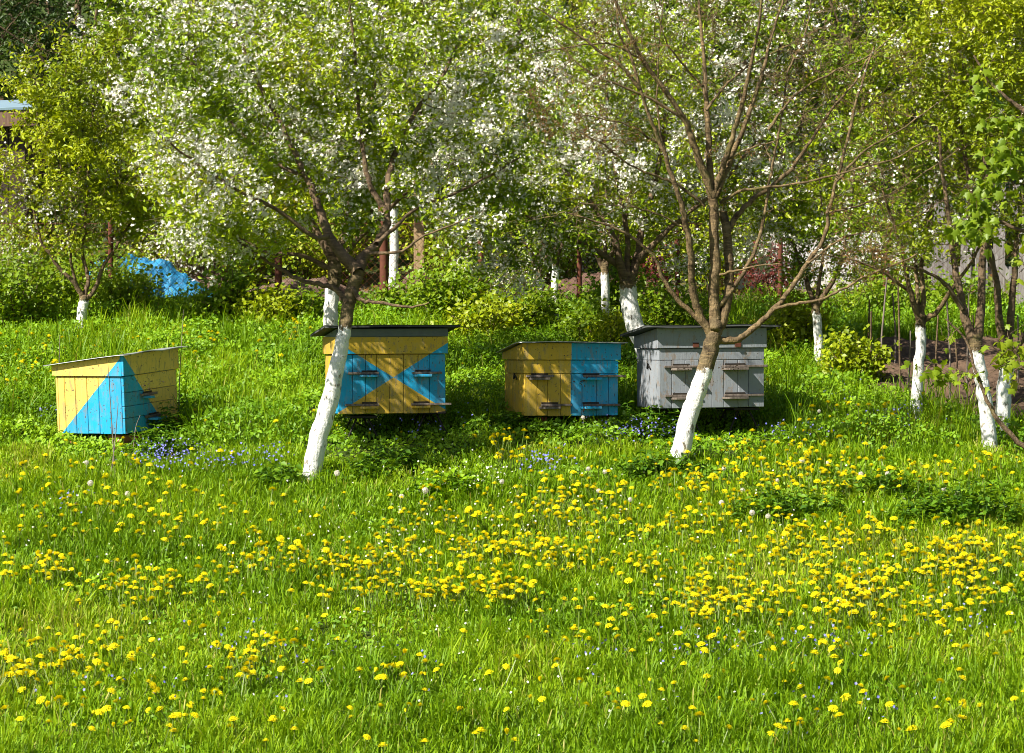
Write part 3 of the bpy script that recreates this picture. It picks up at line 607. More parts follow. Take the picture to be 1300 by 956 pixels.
# ------------------------------------------------------------------ grass
def inside_view(n, y0, y1, margin):
    y = rng.uniform(y0, y1, n); x = rng.uniform(-1, 1, n) * (y1 * .1912 + margin); keep = np.abs(x) < y * .1912 + margin
    return x[keep], y[keep]
HV = [on_ground(*q) for q in ((495, 556), (893, 549), (712, 546), (151, 553))]
def near_hive(x, y):
    """grass stays short on the trodden patch round each hive"""
    f = np.ones(len(x))
    for i, (hx, hy) in enumerate(HV):
        d2 = ((x - hx) / .62) ** 2 + ((y - hy + .4) / .7) ** 2
        f = np.minimum(f, (.22 if i < 2 else .5) + np.clip(d2 - .6, 0, 1))
    return np.minimum(f, 1)
def grass_field(name, ntuft, per, y0, y1, hmin, hmax, mat, dens, width=.0031):
    x, y = inside_view(int(ntuft * 1.22), y0, y1, 1.7)
    keep = (rng.random(len(x)) < dens(x, y)) & ~in_poly(x, y, SOIL); x, y = x[keep], y[keep]
    n = len(x); hs = near_hive(x, y) * rng.uniform(hmin, hmax, n) * (.62 + .75 * vnoise(x, y, .55, 12)) * (.7 + .6 * vnoise(x, y, .16, 13)); cr = .55 * vnoise(x, y, .7, 14) + .15 * rng.random(n)
    x = np.repeat(x, per) + rng.normal(size=n * per) * .02; y = np.repeat(y, per) + rng.normal(size=n * per) * .02
    h = np.repeat(hs, per) * rng.uniform(.45, 1.15, n * per); N = n * per
    z = gz(x, y) - .01
    a = rng.uniform(0, 2 * math.pi, N); lean = h * rng.uniform(.1, 1.25, N) * .75
    dx, dy = np.cos(a) * lean, np.sin(a) * lean
    sa = a + math.pi / 2 + rng.normal(size=N) * .5; wx, wy = np.cos(sa) * width * rng.uniform(.7, 1.5, N), np.sin(sa) * width * rng.uniform(.7, 1.5, N)
    B = np.stack([x, y, z], 1); Wv = np.stack([wx, wy, 0 * wx], 1)
    M = B + np.stack([dx * .28, dy * .28, h * .55], 1); M2 = B + np.stack([dx * .62, dy * .62, h * .86], 1); T = B + np.stack([dx * 1.15, dy * 1.15, h * (1 - .25 * (lean / h))], 1)
    Vv = np.stack([B - Wv * .8, B + Wv * .8, M + Wv, M - Wv, M2 + Wv * .7, M2 - Wv * .7, T], 1).reshape(-1, 3)
    i = np.arange(N)[:, None] * 7
    Fv = np.concatenate([i + [0, 1, 2], i + [0, 2, 3], i + [3, 2, 4], i + [3, 4, 5], i + [5, 4, 6]], 1).reshape(-1, 3)
    r = np.clip(np.repeat(cr, per) + rng.random(N) * .42 + (rng.random(N) < .025) * .6, 0, 1)
    o = np_mesh(name, Vv, Fv, mat, None, np.repeat(r, 5), smooth=False); tag(o, kind='stuff'); return o
def dg(x, y):
    w = np.where(y > 19.2, .30, 1.0) * np.where(y > 22, .7, 1.0); return w * (.45 + .75 * vnoise(x, y, .5, 15))
o = grass_field('grass', 52000, 9, 10.8, 19.4, .075, .155, LM['grass'], dg); o['label'] = 'lush green meadow grass full of dandelions'; o['category'] = 'grass'
o = grass_field('back_grass', 21000, 8, 19.4, 25.5, .10, .30, LM['grass'], lambda x, y: .35 + .5 * vnoise(x, y, .5, 15)); o['label'] = 'shorter grass around and behind the hives'; o['category'] = 'grass'

def cover(name, n, y0, y1, dens, mat, L, hmax, label, margin=1.7):
    x, y = inside_view(int(n * 1.2), y0, y1, margin); keep = (rng.random(len(x)) < dens(x, y)) & ~in_poly(x, y, SOIL); x, y = x[keep], y[keep]
    hump = vnoise(x, y, .30, 21) * .65 + vnoise(x, y, .12, 22) * .35
    z = gz(x, y) + near_hive(x, y) * hmax * hump * (1 - .55 * rng.random(len(x)) ** 2)
    P = np.stack([x, y, z], 1); r = np.clip(.6 * vnoise(x, y, .4, 23) + .45 * rng.random(len(x)), 0, 1)
    o = leaves(name, P, L * rng.uniform(.55, 1.3, len(P)), mat, None, r, asp=.62, up=.9, fold=.1); tag(o, label, 'ground cover', kind='stuff'); return o
cover('ground_cover', 190000, 19.0, 25.6, lambda x, y: np.clip((y - 18.9) / .9, 0, 1) * (.45 + .75 * vnoise(x, y, .5, 25)), LM['cover'], .036, .32, 'bright leafy weeds covering the ground behind the hives')
cover('clover', 130000, 10.8, 19.6, lambda x, y: np.clip(vnoise(x, y, .7, 26) * 2.2 - .72, 0, 1) * (.4 + .6 * np.clip((y - 14) / 3, 0, 1)), LM['cover'], .030, .13, 'patches of low broad leafed weeds in the meadow grass')
cover('fallen_leaves', 16000, 25.0, 32.0, lambda x, y: .4 + .6 * vnoise(x, y, .6, 27), LM['bronze'], .06, .03, 'leaf litter under the trees beyond the fence', 1.0)

# small flowers (uncountable)
def patch_pts(specs, z0, z1):
    P = []
    for px, py, sx, sy, n in specs:
        a = rng.normal(size=(n, 2)); 
        for u, w in a:
            x, y = on_ground(px + u * sx, py + w * sy); P.append((x, y, gz(x, y) + rng.uniform(z0, z1)))
    return np.array(P, float)
B = patch_pts([(205, 597, 22, 9, 170), (265, 603, 40, 6, 130), (340, 600, 18, 6, 50), (75, 545, 18, 4, 60), (85, 655, 14, 5, 20), (690, 610, 16, 5, 90), (800, 572, 26, 8, 150), (860, 575, 15, 6, 40), (1140, 548, 24, 6, 110), (1010, 572, 40, 12, 70),
               (540, 560, 60, 10, 50), (1075, 525, 15, 5, 40), (900, 850, 40, 10, 40), (1040, 850, 50, 8, 50), (1220, 830, 30, 15, 30), (420, 870, 120, 25, 40), (300, 830, 25, 12, 20), (750, 860, 15, 8, 16), (1050, 930, 80, 15, 30), (170, 900, 60, 15, 20)], .10, .19)
tag(flowers('blue_flowers', B, .0095, LM['blue'], up=.9), 'small blue wild flowers in loose patches in the grass', 'wild flowers', kind='stuff')
Wp = patch_pts([(590, 628, 30, 7, 60), (630, 632, 20, 6, 30), (150, 605, 40, 10, 14), (580, 700, 120, 30, 36), (900, 700, 200, 40, 40), (1150, 780, 90, 30, 34), (400, 720, 60, 20, 26), (40, 690, 20, 25, 12), (330, 775, 15, 10, 10), (650, 830, 300, 40, 80), (700, 920, 300, 30, 50), (700, 680, 320, 50, 170), (1000, 720, 200, 50, 90), (480, 690, 90, 20, 60), (210, 700, 140, 60, 50)], .09, .18)
tag(flowers('white_flowers', Wp, .0085, LM['petal'], up=.9), 'tiny white wild flowers sprinkled in the grass', 'wild flowers', kind='stuff')

# ------------------------------------------------------------------ dandelions
def dandelion_mesh(seed, closed=0):
    r = np.random.default_rng(seed); Vs = []; Fs = []; rr = []; mi = []; n = 0
    H = 1.0
    def tri(vs, fs, v, m):
        nonlocal n
        Vs.extend(vs); Fs.extend([tuple(n + q for q in f) for f in fs]); rr.extend([v] * len(fs)); mi.extend([m] * len(fs)); n += len(vs)
    # stem
    b = Vector((r.normal() * .01, r.normal() * .01, 0))
    for i in range(3):
        pass
    ring = lambda c, rad: [(c[0] + rad * math.cos(t), c[1] + rad * math.sin(t), c[2]) for t in (0, 2.1, 4.2)]
    lo, hi = ring((b.x, b.y, -.16), .0028), ring((0, 0, -.004), .0024)
    tri(lo + hi, [(q, (q + 1) % 3, 3 + (q + 1) % 3, 3 + q) for q in range(3)], .5, 1)
    # green cup
    c = [(.009 * math.cos(t), .009 * math.sin(t), 0.0) for t in np.linspace(0, 6.283, 8, endpoint=False)] + [(0, 0, -.012)]
    tri(c, [((q + 1) % 8, q, 8) for q in range(8)], .3, 1)
    for (rad, z, k, wd, tilt) in ((.0235, .002, 17, .0050, .003), (.019, .006, 14, .0046, .006), (.0125, .0105, 11, .0042, .006), (.006, .013, 7, .0036, .004)):
        for q in range(k):
            t = 2 * math.pi * (q + r.uniform(-.3, .3)) / k; L = rad * r.uniform(.85, 1.1); zz = z + r.uniform(-.001, .0015)
            if closed: L *= .42 + .1 * r.random(); zz *= .5
            ca, sa = math.cos(t), math.sin(t); px_, py_ = -sa * wd * .5, ca * wd * .5
            tri([(ca * .002, sa * .002, zz - .002), (ca * L * .55 + px_, sa * L * .55 + py_, zz + tilt * .8 + closed * .006), (ca * L + px_ * .8, sa * L + py_ * .8, zz + tilt * .5 + closed * .017), (ca * L - px_ * .8, sa * L - py_ * .8, zz + tilt * .5 + closed * .017), (ca * L * .55 - px_, sa * L * .55 - py_, zz + tilt * .8 + closed * .006)],
                [(0, 1, 2, 3, 4)], float(np.clip(r.normal(.62, .22) - (.3 if rad < .01 else 0), 0, 1)), 0)
    me = bpy.data.meshes.new('dandelion'); me.from_pydata(Vs, [], Fs); me.materials.append(LM['yellow']); me.materials.append(LM['stalk'])
    me.polygons.foreach_set('material_index', mi); a = me.attributes.new('rnd', 'FLOAT', 'FACE'); a.data.foreach_set('value', rr); me.update(); return me
DM = [dandelion_mesh(s) for s in range(5)] + [dandelion_mesh(9, 1)]
spots = []
CL = [(1025, 598, 45, 12, 34), (955, 612, 60, 16, 40), (880, 612, 30, 10, 16), (905, 662, 55, 14, 34), (1055, 690, 60, 14, 46), (1010, 705, 40, 14, 20), (930, 768, 60, 18, 52), (880, 762, 30, 16, 24), (1100, 750, 38, 16, 44), (1075, 775, 40, 18, 30),
      (1200, 735, 55, 20, 56), (1240, 705, 50, 12, 30), (1285, 710, 20, 10, 14), (1215, 690, 30, 8, 12), (705, 640, 45, 14, 26), (765, 645, 50, 20, 44), (640, 690, 50, 9, 46), (690, 692, 30, 9, 14), (570, 650, 55, 18, 26), (500, 700, 50, 16, 34), (440, 712, 30, 8, 16), (590, 745, 45, 7, 46), (650, 752, 20, 8, 12), (470, 748, 50, 8, 22), (350, 712, 45, 8, 30), (330, 700, 30, 10, 10),
      (210, 748, 50, 10, 24), (60, 722, 24, 8, 20), (150, 735, 40, 12, 14), (50, 832, 60, 18, 24), (105, 846, 40, 12, 14), (330, 822, 45, 12, 16), (20, 858, 25, 8, 12), (320, 855, 18, 8, 10), (640, 572, 12, 14, 14), (720, 600, 40, 14, 14), (290, 665, 120, 25, 36), (170, 650, 80, 20, 24), (700, 715, 60, 10, 22), (850, 715, 70, 8, 22),
      (1150, 600, 60, 14, 24), (1050, 620, 60, 12, 14), (1250, 760, 30, 15, 16), (1150, 800, 60, 15, 14), (950, 810, 80, 14, 12), (1190, 790, 20, 8, 8), (760, 790, 50, 15, 14), (1000, 850, 60, 10, 8), (540, 855, 40, 8, 10),
      (960, 560, 60, 14, 24), (1080, 535, 50, 10, 14), (1260, 600, 40, 15, 14), (380, 425, 14, 6, 10), (20, 470, 30, 18, 26), (60, 445, 30, 10, 12), (110, 600, 60, 20, 24), (220, 440, 50, 12, 14), (480, 905, 300, 25, 16), (1000, 912, 200, 25, 18), (150, 905, 100, 25, 18)]
for px, py, sx, sy, n in CL:
    for u, w in np.clip(rng.normal(size=(int(n * 1.9), 2)), -2.2, 2.2): spots.append((px + u * sx, py + w * sy))
for _ in range(230): spots.append((rng.uniform(-40, 1340), 560 + 400 * rng.random() ** 1.0))
for _ in range(60): spots.append((rng.uniform(-20, 1150), rng.uniform(430, 560)))
pts = []
for px, py in spots:
    x, y = on_ground(px, py + 24); pts.append((x, y))
pts = [p for p in pts if not in_poly(np.array(p[0]), np.array(p[1]), SOIL)]
def place(o, x, y, hz):
    hz *= float(near_hive(np.array([x]), np.array([y]))[0]); o.location = (x, y, float(gz(x, y)) + hz); o.rotation_euler = (rng.normal() * .32 + .22, rng.normal() * .32, rng.uniform(0, 6.28)); s = float(rng.uniform(.70, 1.22)); o.scale = (s, s, s)
pts.sort(key=lambda p: p[1])
framed = lambda p: abs(p[0]) < p[1] * .189 and on_ground(650, 950)[1] < p[1]
near = [p for p in pts if framed(p)][:300]; nearset = set(near)
proto = None
for q, (x, y) in enumerate(near):
    if proto is None:
        o = bpy.data.objects.new('dandelion', DM[0]); COL.objects.link(o); proto = o
        tag(o, 'yellow dandelion flower in the nearer meadow grass', 'dandelion', 'dandelions blooming in the nearer grass')
    else:
        o = proto.copy(); o.data = DM[int(rng.integers(5)) if rng.random() > .14 else 5]; COL.objects.link(o)
    place(o, x, y, float(rng.uniform(.11, .20)))
# the many smaller ones behind: one object
bv = []; bf = []; br = []; bm_ = []; nv = 0
for x, y in pts:
    if (x, y) in nearset: continue
    me = DM[int(rng.integers(5)) if rng.random() > .14 else 5]; tmp = np.empty(len(me.vertices) * 3, np.float32); me.vertices.foreach_get('co', tmp); co = tmp.reshape(-1, 3)
    s = rng.uniform(.74, 1.25); M = Matrix.Rotation(rng.uniform(0, 6.28), 3, 'Z') @ Matrix.Rotation(rng.normal() * .25 + .15, 3, 'X')
    hz = rng.uniform(.11, .20) if y < 19.3 else rng.uniform(.14, .26)
    hz *= float(near_hive(np.array([x]), np.array([y]))[0])
    co = co @ np.array(M).T * s + np.array([x, y, float(gz(x, y)) + hz])
    bv.append(co); bf += [tuple(nv + i for i in p.vertices) for p in me.polygons]
    t = np.empty(len(me.polygons), np.float32); me.attributes['rnd'].data.foreach_get('value', t); br.append(t); bm_ += [p.material_index for p in me.polygons]; nv += len(co)
me = bpy.data.meshes.new('dandelion_drift'); me.from_pydata(np.concatenate(bv).tolist(), [], bf); me.materials.append(LM['yellow']); me.materials.append(LM['stalk'])
me.polygons.foreach_set('material_index', bm_); a = me.attributes.new('rnd', 'FLOAT', 'FACE'); a.data.foreach_set('value', np.concatenate(br)); me.update()
o = bpy.data.objects.new('dandelion_drift', me); COL.objects.link(o); tag(o, 'drifts of yellow dandelions farther back in the meadow', 'dandelions', kind='stuff')
# seed heads
def clock_mesh():
    n = 240; d = rvec(n); P = d * .020 * rng.uniform(.9, 1.08, (n, 1)); V, F = flower_geo(P, .0042, k=3, cup=.2, nrm=unit(d + rvec(n) * .5))
    st = Tubes(); 
    for q in d[:60]: st.add(np.array([q * .003, q * .012, q * .021]), [.0004] * 3, 3)
    SV = np.concatenate(st.V); 
    me = bpy.data.meshes.new('dandelion_seed_head'); stem = Tubes(); stem.add(np.array([(0, .006, -.22), (0, .002, -.1), (0, 0, 0)]), [.0024] * 3, 4)
    SF = [tuple(f) for f in np.concatenate(st.F)]; V2 = np.concatenate(stem.V); o1 = len(V); o2 = o1 + len(SV)
    fs = [tuple(int(x) for x in f) for f in F] + [tuple(int(x) + o1 for x in f) for f in SF] + [tuple(int(x) + o2 for x in f) for f in np.concatenate(stem.F)]
    me.from_pydata(np.concatenate([V, SV, V2]).tolist(), [], fs); me.materials.append(LM['fluff']); me.materials.append(LM['stalk'])
    nf = len(F) + len(SF); me.polygons.foreach_set('material_index', [0] * nf + [1] * (len(fs) - nf)); a = me.attributes.new('rnd', 'FLOAT', 'FACE'); a.data.foreach_set('value', rng.random(len(fs)).astype(np.float32)); me.update(); return me
CM = clock_mesh(); proto = None
for px, py in [(740, 533), (747, 590), (768, 590), (760, 617), (637, 606), (540, 618), (510, 620), (919, 593), (1018, 579), (943, 616), (987, 608), (916, 640), (955, 655), (1093, 602), (1127, 608), (1198, 623), (1147, 636), (1050, 580), (115, 611), (110, 582), (162, 613), (428, 601), (1215, 633), (800, 634), (1040, 515), (975, 657)]:
    x, y = on_ground(px, py + 34)
    if proto is None:
        o = bpy.data.objects.new('dandelion_seed_head', CM); COL.objects.link(o); proto = o
        tag(o, 'fluffy white dandelion seed head standing in the grass', 'seed head', 'white dandelion seed heads')
    else: o = proto.copy(); COL.objects.link(o)
    o.location = (x, y, float(gz(x, y)) + float(rng.uniform(.13, .20))); s = float(rng.uniform(.6, .98)); o.scale = (s, s, s); o.rotation_euler = (rng.normal() * .15, rng.normal() * .15, rng.uniform(0, 6))

# ------------------------------------------------------------------ nettle clumps
def nettle(label, px, py, w, h, stems, leaf='nettle', white=0):
    x, y = on_ground(px, py); rt = empty('nettle_clump', (x, y, float(gz(x, y))), label, 'nettle clump', 'leafy clumps in the meadow')
    S = Tubes(); LP = []; A = []
    for i in range(stems):
        a = rng.uniform(0, 6.28); rr = w * rng.random() ** .6; b = np.array([math.cos(a) * rr, math.sin(a) * rr * .7, -.02]); hh = 1.35 * h * rng.uniform(.55, 1.15) * (1.1 - .5 * rr / w)
        t = b + np.array([rng.normal() * .04 + .1 * math.cos(a) * h, rng.normal() * .04, hh]); S.add(np.array([b, (b + t) / 2 + rng.normal(size=3) * .01, t]), [.003, .0025, .0015], 4)
        for q in np.linspace(.25, 1, 7):
            for ang in (0, math.pi):
                LP.append(b + (t - b) * q); A.append(ang + q * 9 + i)
    S.build('stems', LM['nettle'], rt)
    P = np.array(LP); A = np.array(A); n = len(P); d = unit(np.stack([np.cos(A), np.sin(A), rng.normal(size=n) * .3 - .05], 1)); L = (.055 * rng.uniform(.6, 1.3, n))[:, None]
    nrm = unit(np.array([0, 0, 1.]) + rng.normal(size=(n, 3)) * .35); nrm = unit(nrm - d * np.sum(d * nrm, 1, keepdims=True)); s = np.cross(d, nrm)
    V = np.stack([P, P + d * L * .45 + s * L * .28 + nrm * L * .1, P + d * L - nrm * L * .15, P + d * L * .45 - s * L * .28 + nrm * L * .1], 1).reshape(-1, 3)
    i = np.arange(n)[:, None] * 4; F = np.concatenate([i + [0, 1, 2], i + [0, 2, 3]], 1).reshape(-1, 3)
    np_mesh('foliage', V, F, LM[leaf], rt, np.repeat(rng.random(n), 2))
    if white: flowers('blossom', P[rng.choice(n, white)] + np.array([0, 0, .012]), .009, LM['petal'], rt)
for a in [('dark nettle clump in front of the triangle painted hive', 205, 582, .22, .20, 46), ('leafy clump right of the triangle painted hive', 215, 556, .20, .22, 34), ('leafy clump at the foot of the big leaning white trunk', 352, 618, .24, .14, 44),
          ('dark clump in the shade under the X painted hive', 505, 600, .30, .17, 50), ('pale clump with tiny white flowers in front of the X painted hive', 575, 632, .26, .17, 50, 'cover', 46),
          ('leafy clump at the foot of the sparse tree', 835, 612, .28, .17, 56), ('broad nettle clump in the right meadow, nearer the sparse tree', 1000, 668, .36, .20, 80), ('nettle clump in the right meadow beside the broad one', 1120, 640, .30, .18, 60),
          ('darkest nettle clump at the right edge of the meadow', 1230, 672, .34, .22, 80), ('clump between the darkest nettles and the broad nettles', 1170, 675, .24, .16, 44), ('small clump beneath the yellow half of the striped hive', 650, 555, .2, .16, 30), ('clump behind the sparse tree under the grey hive', 820, 560, .28, .2, 44), ('low leafy clump left of the pale flowering clump', 460, 612, .2, .14, 30)]:
    nettle(*a)

# ------------------------------------------------------------------ hives
YEL = (.62, .40, .035); BLU = (.005, .36, .67); GREY = (.30, .33, .37)
def paint(name, fn, chalk=.25, ycol=YEL, bcol=BLU):
    """fn(k, x, y, z) -> socket 0..1: 1 = blue"""
    k = NT(new_mat(name)); v = k.obj(); x, y, z = k.sep(v)
    wob = k.math('MULTIPLY', k.math('SUBTRACT', k.noise(30, 4, .6, v), .5), .006)
    f = fn(k, x, y, k.math('ADD', z, wob))
    grain = k.noise(11, 7, .65, k.scaled(v, (7, 7, .8)), .3)
    a = k.attr('rnd')
    yc = k.mix(k.noise(5, 5, .6, v), tuple(q * .86 for q in ycol), tuple(min(1, q * 1.12) for q in ycol))
    bc = k.mix(k.noise(6, 5, .6, v), tuple(q * .85 for q in bcol), tuple(min(1, q * 1.12) for q in bcol))
    c = k.mix(f, yc, bc)
    c = k.mix(k.math('MULTIPLY', a, .22), c, (.10, .08, .05))
    c = k.mix(k.math('MULTIPLY', k.step(grain, .56, .76), .6), c, (.16, .13, .10))
    wear = k.step(k.noise(20, 6, .7, k.scaled(v, (1.4, 1.4, .5))), .555, .60); c = k.mix(k.math('MULTIPLY', wear, .5), c, (.20, .17, .13))
    low = k.step(k.noise(5, 6, .75, v), .52, .64); c = k.mix(k.math('MULTIPLY', low, .34), c, k.mix(.6, c, (.30, .27, .20)))
    spots_ = k.step(k.noise(55, 2, .5, v), .655, .69); c = k.mix(k.math('MULTIPLY', spots_, .8), c, (.07, .05, .04))
    streak = k.step(k.noise(16, 5, .6, k.scaled(v, (1.6, 1.6, .25))), .52, .7); c = k.mix(k.math('MULTIPLY', streak, chalk), c, (.42, .40, .34))
    return k.out(c, .62, grain, .003, .5, .3)
def grey_paint():
    k = NT(new_mat('weathered_grey_paint')); v = k.obj(); grain = k.noise(11, 8, .7, k.scaled(v, (8, 8, .7)), .3); a = k.attr('rnd')
    c = k.mix(k.noise(7, 6, .6, v), (.205, .225, .255), (.335, .36, .395)); c = k.mix(k.math('MULTIPLY', a, .3), c, (.16, .17, .18))
    c = k.mix(k.math('MULTIPLY', k.step(grain, .58, .78), .6), c, (.15, .12, .10)); peel = k.step(k.noise(24, 6, .7, k.scaled(v, (1, 1, .5))), .555, .60); c = k.mix(k.math('MULTIPLY', peel, .7), c, (.24, .19, .15))
    c = k.mix(k.math('MULTIPLY', k.step(k.noise(60, 2, .5, v), .70, .73), .85), c, (.06, .05, .045))
    return k.out(c, .75, grain, .004, .6, .2)
OLDWOOD = wood_like('old_grey_brown_wood', (.09, .07, .055), (.30, .25, .21))
SLOT_SHADE = wood_like('painted_slot_shade', (.02, .016, .012), (.05, .04, .03))  # near-black colour imitating the shade inside the hive entrances
PLANK = wood_like('weathered_grey_plank', (.14, .12, .11), (.42, .39, .37))
def plain(name, col, rough=.6, metal=0.0, var=.25, scale=20):
    k = NT(new_mat(name)); v = k.obj(); n = k.noise(scale, 5, .65, v); c = k.mix(n, tuple(q * (1 - var) for q in col), tuple(min(1, q * (1 + var)) for q in col)); return k.out(c, rough, n, .003, .4, .3, metal)
FELT = plain('dark_roofing_felt', (.055, .06, .06), .85); SHEET = plain('grey_sheet_metal', (.42, .44, .44), .45, .55, .2, 8); RUST = plain('rust', (.125, .042, .024), .85, .1, .5, 25)
STEEL = plain('dark_steel', (.03, .026, .024), .6, .4); FRIEZE = plain('grey_green_board', (.12, .14, .14), .7)

class Boxes:
    def __init__(s): s.V = []; s.F = []; s.r = []
    def box(s, x0, x1, y0, y1, z0, z1, M=None, r=None, bev=.0025, taper=None):
        bm = bmesh.new(); bmesh.ops.create_cube(bm, size=1)
        for v in bm.verts: v.co = Vector(((x0 + x1) / 2 + v.co.x * (x1 - x0), (y0 + y1) / 2 + v.co.y * (y1 - y0), (z0 + z1) / 2 + v.co.z * (z1 - z0)))
        if taper:
            for v in bm.verts: v.co = Vector(taper(v.co))
        if bev and min(x1 - x0, y1 - y0, z1 - z0) > bev * 2.5: bmesh.ops.bevel(bm, geom=bm.edges[:], offset=bev, segments=1, affect='EDGES')
        if M is not None: bmesh.ops.transform(bm, matrix=M, verts=bm.verts[:])
        bm.verts.index_update(); o = len(s.V); s.V += [tuple(v.co) for v in bm.verts]; r = float(rng.random()) if r is None else r
        for f in bm.faces: s.F.append(tuple(o + v.index for v in f.verts)); s.r.append(r)
        bm.free()
    def build(s, name, mat, parent=None, loc=None):
        me = bpy.data.meshes.new(name); me.from_pydata(s.V, [], s.F); a = me.attributes.new('rnd', 'FLOAT', 'FACE'); a.data.foreach_set('value', s.r); me.materials.append(mat); me.update()
        o = bpy.data.objects.new(name, me); COL.objects.link(o)
        if parent is not None: o.parent = parent
        if loc is not None: o.location = loc
        return o

def splits(a, b, w):
    out = [a]
    while out[-1] + w * 1.35 < b: out.append(out[-1] + w * rng.uniform(.85, 1.2))
    return out + [b]

def make_hive(label, px, py, yaw, w, d, z0, hb, hl, slope, body_mat, lid_mat, roof_mat, frieze=0.0, front='vertical', top_board=.09, tilt=(0, 0), over=(.05, .045), roof_t=.012, boards=(), latch=False, hinges=False, rails=True, board_mat=None, side='vertical', roof_bev=.003):
    """front is local -Y. px,py: the picture point of the middle of the ground under the hive."""
    x, y = on_ground(px, py); z = float(gz(x, y))
    rt = empty('beehive', (x, y, z), label, 'beehive', 'painted wooden beehives in a row', (tilt[0], tilt[1], yaw))
    hw, hd, t = w / 2, d / 2, .02; g = .0016
    b = Boxes()
    b.box(-hw + t, hw - t, -hd + t, hd - t, z0 + .012, z0 + hb + .01, r=1.0, bev=0)      # inner box
    def wall(axis, sgn, mode):
        L = hw if axis == 'x' else hd - t - .001
        zt = z0 + hb
        if mode == 'vertical':
            ztop = zt - top_board if top_board else zt
            e = splits(-L, L, .095)
            for p, q in zip(e[:-1], e[1:]):
                off = rng.uniform(-.0012, .0012); lo = z0 - rng.uniform(0, .004)
                if axis == 'x': b.box(p + g, q - g, *(sorted((sgn * (hd + off), sgn * (hd - t)))), lo, ztop - g)
                else: b.box(*(sorted((sgn * (hw + off), sgn * (hw - t)))), p + g, q - g, lo, ztop - g)
            if top_board:
                if axis == 'x': b.box(-L, L, *(sorted((sgn * (hd + .001), sgn * (hd - t)))), ztop + g, zt)
                else: b.box(*(sorted((sgn * (hw + .001), sgn * (hw - t)))), -L, L, ztop + g, zt)
        else:
            e = splits(z0, zt, .10)
            for p, q in zip(e[:-1], e[1:]):
                off = rng.uniform(-.0012, .0012)
                if axis == 'x': b.box(-L, L, *(sorted((sgn * (hd + off), sgn * (hd - t)))), p + g, q - g)
                else: b.box(*(sorted((sgn * (hw + off), sgn * (hw - t)))), -L, L, p + g, q - g)
    wall('x', -1, front); wall('x', 1, 'vertical'); wall('y', -1, side); wall('y', 1, side)
    b.build('body', body_mat, rt)
    # lid: deeper at the front than at the back
    lo = z0 + hb + .004; lw, ld = hw + .016, hd + .016
    zf = lo + hl; ts = math.tan(slope)
    topz = lambda yy: zf - (yy + ld) * ts
    lid = Boxes(); fr = Boxes()
    def sl(co): return (co.x, co.y, co.z if co.z < lo + .02 else topz(co.y))
    zfr = zf - frieze
    if frieze:
        lid.box(-lw, lw, -ld, -ld + t, lo, zfr - .002)
        fr.box(-lw - .002, lw + .002, -ld - .003, -ld + t, zfr, zf - .006)
    else: lid.box(-lw, lw, -ld, -ld + t, lo, zf - .002)
    zb = topz(ld - t)
    lid.box(-lw, lw, ld - t, ld, lo, zb - .004)
    for sgn in (-1, 1):
        xx = sorted((sgn * lw, sgn * (lw - t)))
        def side_t(co, f=frieze): return (co.x, co.y, co.z if co.z < lo + .02 else topz(co.y) - f * (1 - (co.y + ld) / (2 * ld)) - .002)
        lid.box(xx[0], xx[1], -ld + t + .001, ld - t - .001, lo, lo + hl, taper=side_t, bev=0)
        if frieze:
            def fr_t(co): return (co.x, co.y, topz(co.y) - .008 if co.z > 0 else topz(co.y) - frieze * (1 - (co.y + ld) / (2 * ld)) - .0005)
            fr.box(xx[0] - .002 * (sgn < 0), xx[1] + .002 * (sgn > 0), -ld + t + .001, ld - t - .05, -1, 1, taper=fr_t, bev=0)
    lo_ = lid.build('lid', lid_mat, rt)
    if frieze: fr.build('frieze_board', FRIEZE, lo_)
    # roof: sheet with thickness, slightly wavy
    nx_, ny_ = 26, 16; gx_ = np.linspace(-lw - over[0], lw + over[0], nx_); gy2 = np.linspace(-ld - over[1], ld + over[1] * .8, ny_)
    XX, YY = np.meshgrid(gx_, gy2); ZZ = zf + .004 - (YY + ld) * ts + (vnoise(XX + x, YY, .25, 31) - .5) * .010 - .012 * np.clip(-(YY + ld), 0, 1) / over[1] * vnoise(XX + x * 3, YY * 0, .2, 33)
    top = np.stack([XX, YY, ZZ + roof_t], -1).reshape(-1, 3); bot = np.stack([XX, YY, ZZ], -1).reshape(-1, 3); n = nx_ * ny_
    i, j = np.meshgrid(np.arange(nx_ - 1), np.arange(ny_ - 1)); a = (j * nx_ + i).ravel(); F = [np.stack([a, a + 1, a + nx_ + 1, a + nx_], 1), np.stack([a + n, a + nx_ + n, a + nx_ + 1 + n, a + 1 + n], 1)]
    ed = [(q, q + 1) for q in range(nx_ - 1)] + [(n - nx_ + q + 1, n - nx_ + q) for q in range(nx_ - 1)] + [((q + 1) * nx_, q * nx_) for q in range(ny_ - 1)] + [(q * nx_ + nx_ - 1, (q + 1) * nx_ + nx_ - 1) for q in range(ny_ - 1)]
    F.append(np.array([(q + n, p + n, p, q) for p, q in ed]))
    np_mesh('roof', np.concatenate([top, bot]), np.concatenate(F), roof_mat, rt)
    # landing boards
    for (bx, bz, bw, bd, strip, mat) in boards:
        bb = Boxes()
        def rnd_front(co, bx=bx, bw=bw):
            u = abs(co.x - bx) / (bw / 2); return (bx + (co.x - bx) * (.72 if co.y < -hd - bd * .6 else 1), co.y, co.z)
        bb.box(bx - bw / 2, bx + bw / 2, -hd - bd, -hd - .0025, bz, bz + .017, taper=rnd_front)
        lbo = bb.build('landing_board', mat or body_mat, rt)
        sb = Boxes(); sb.box(strip[0], strip[1], -hd - .022, -hd - .0025, bz + .0195, bz + .036); sb.build('entrance_strip', OLDWOOD, lbo)
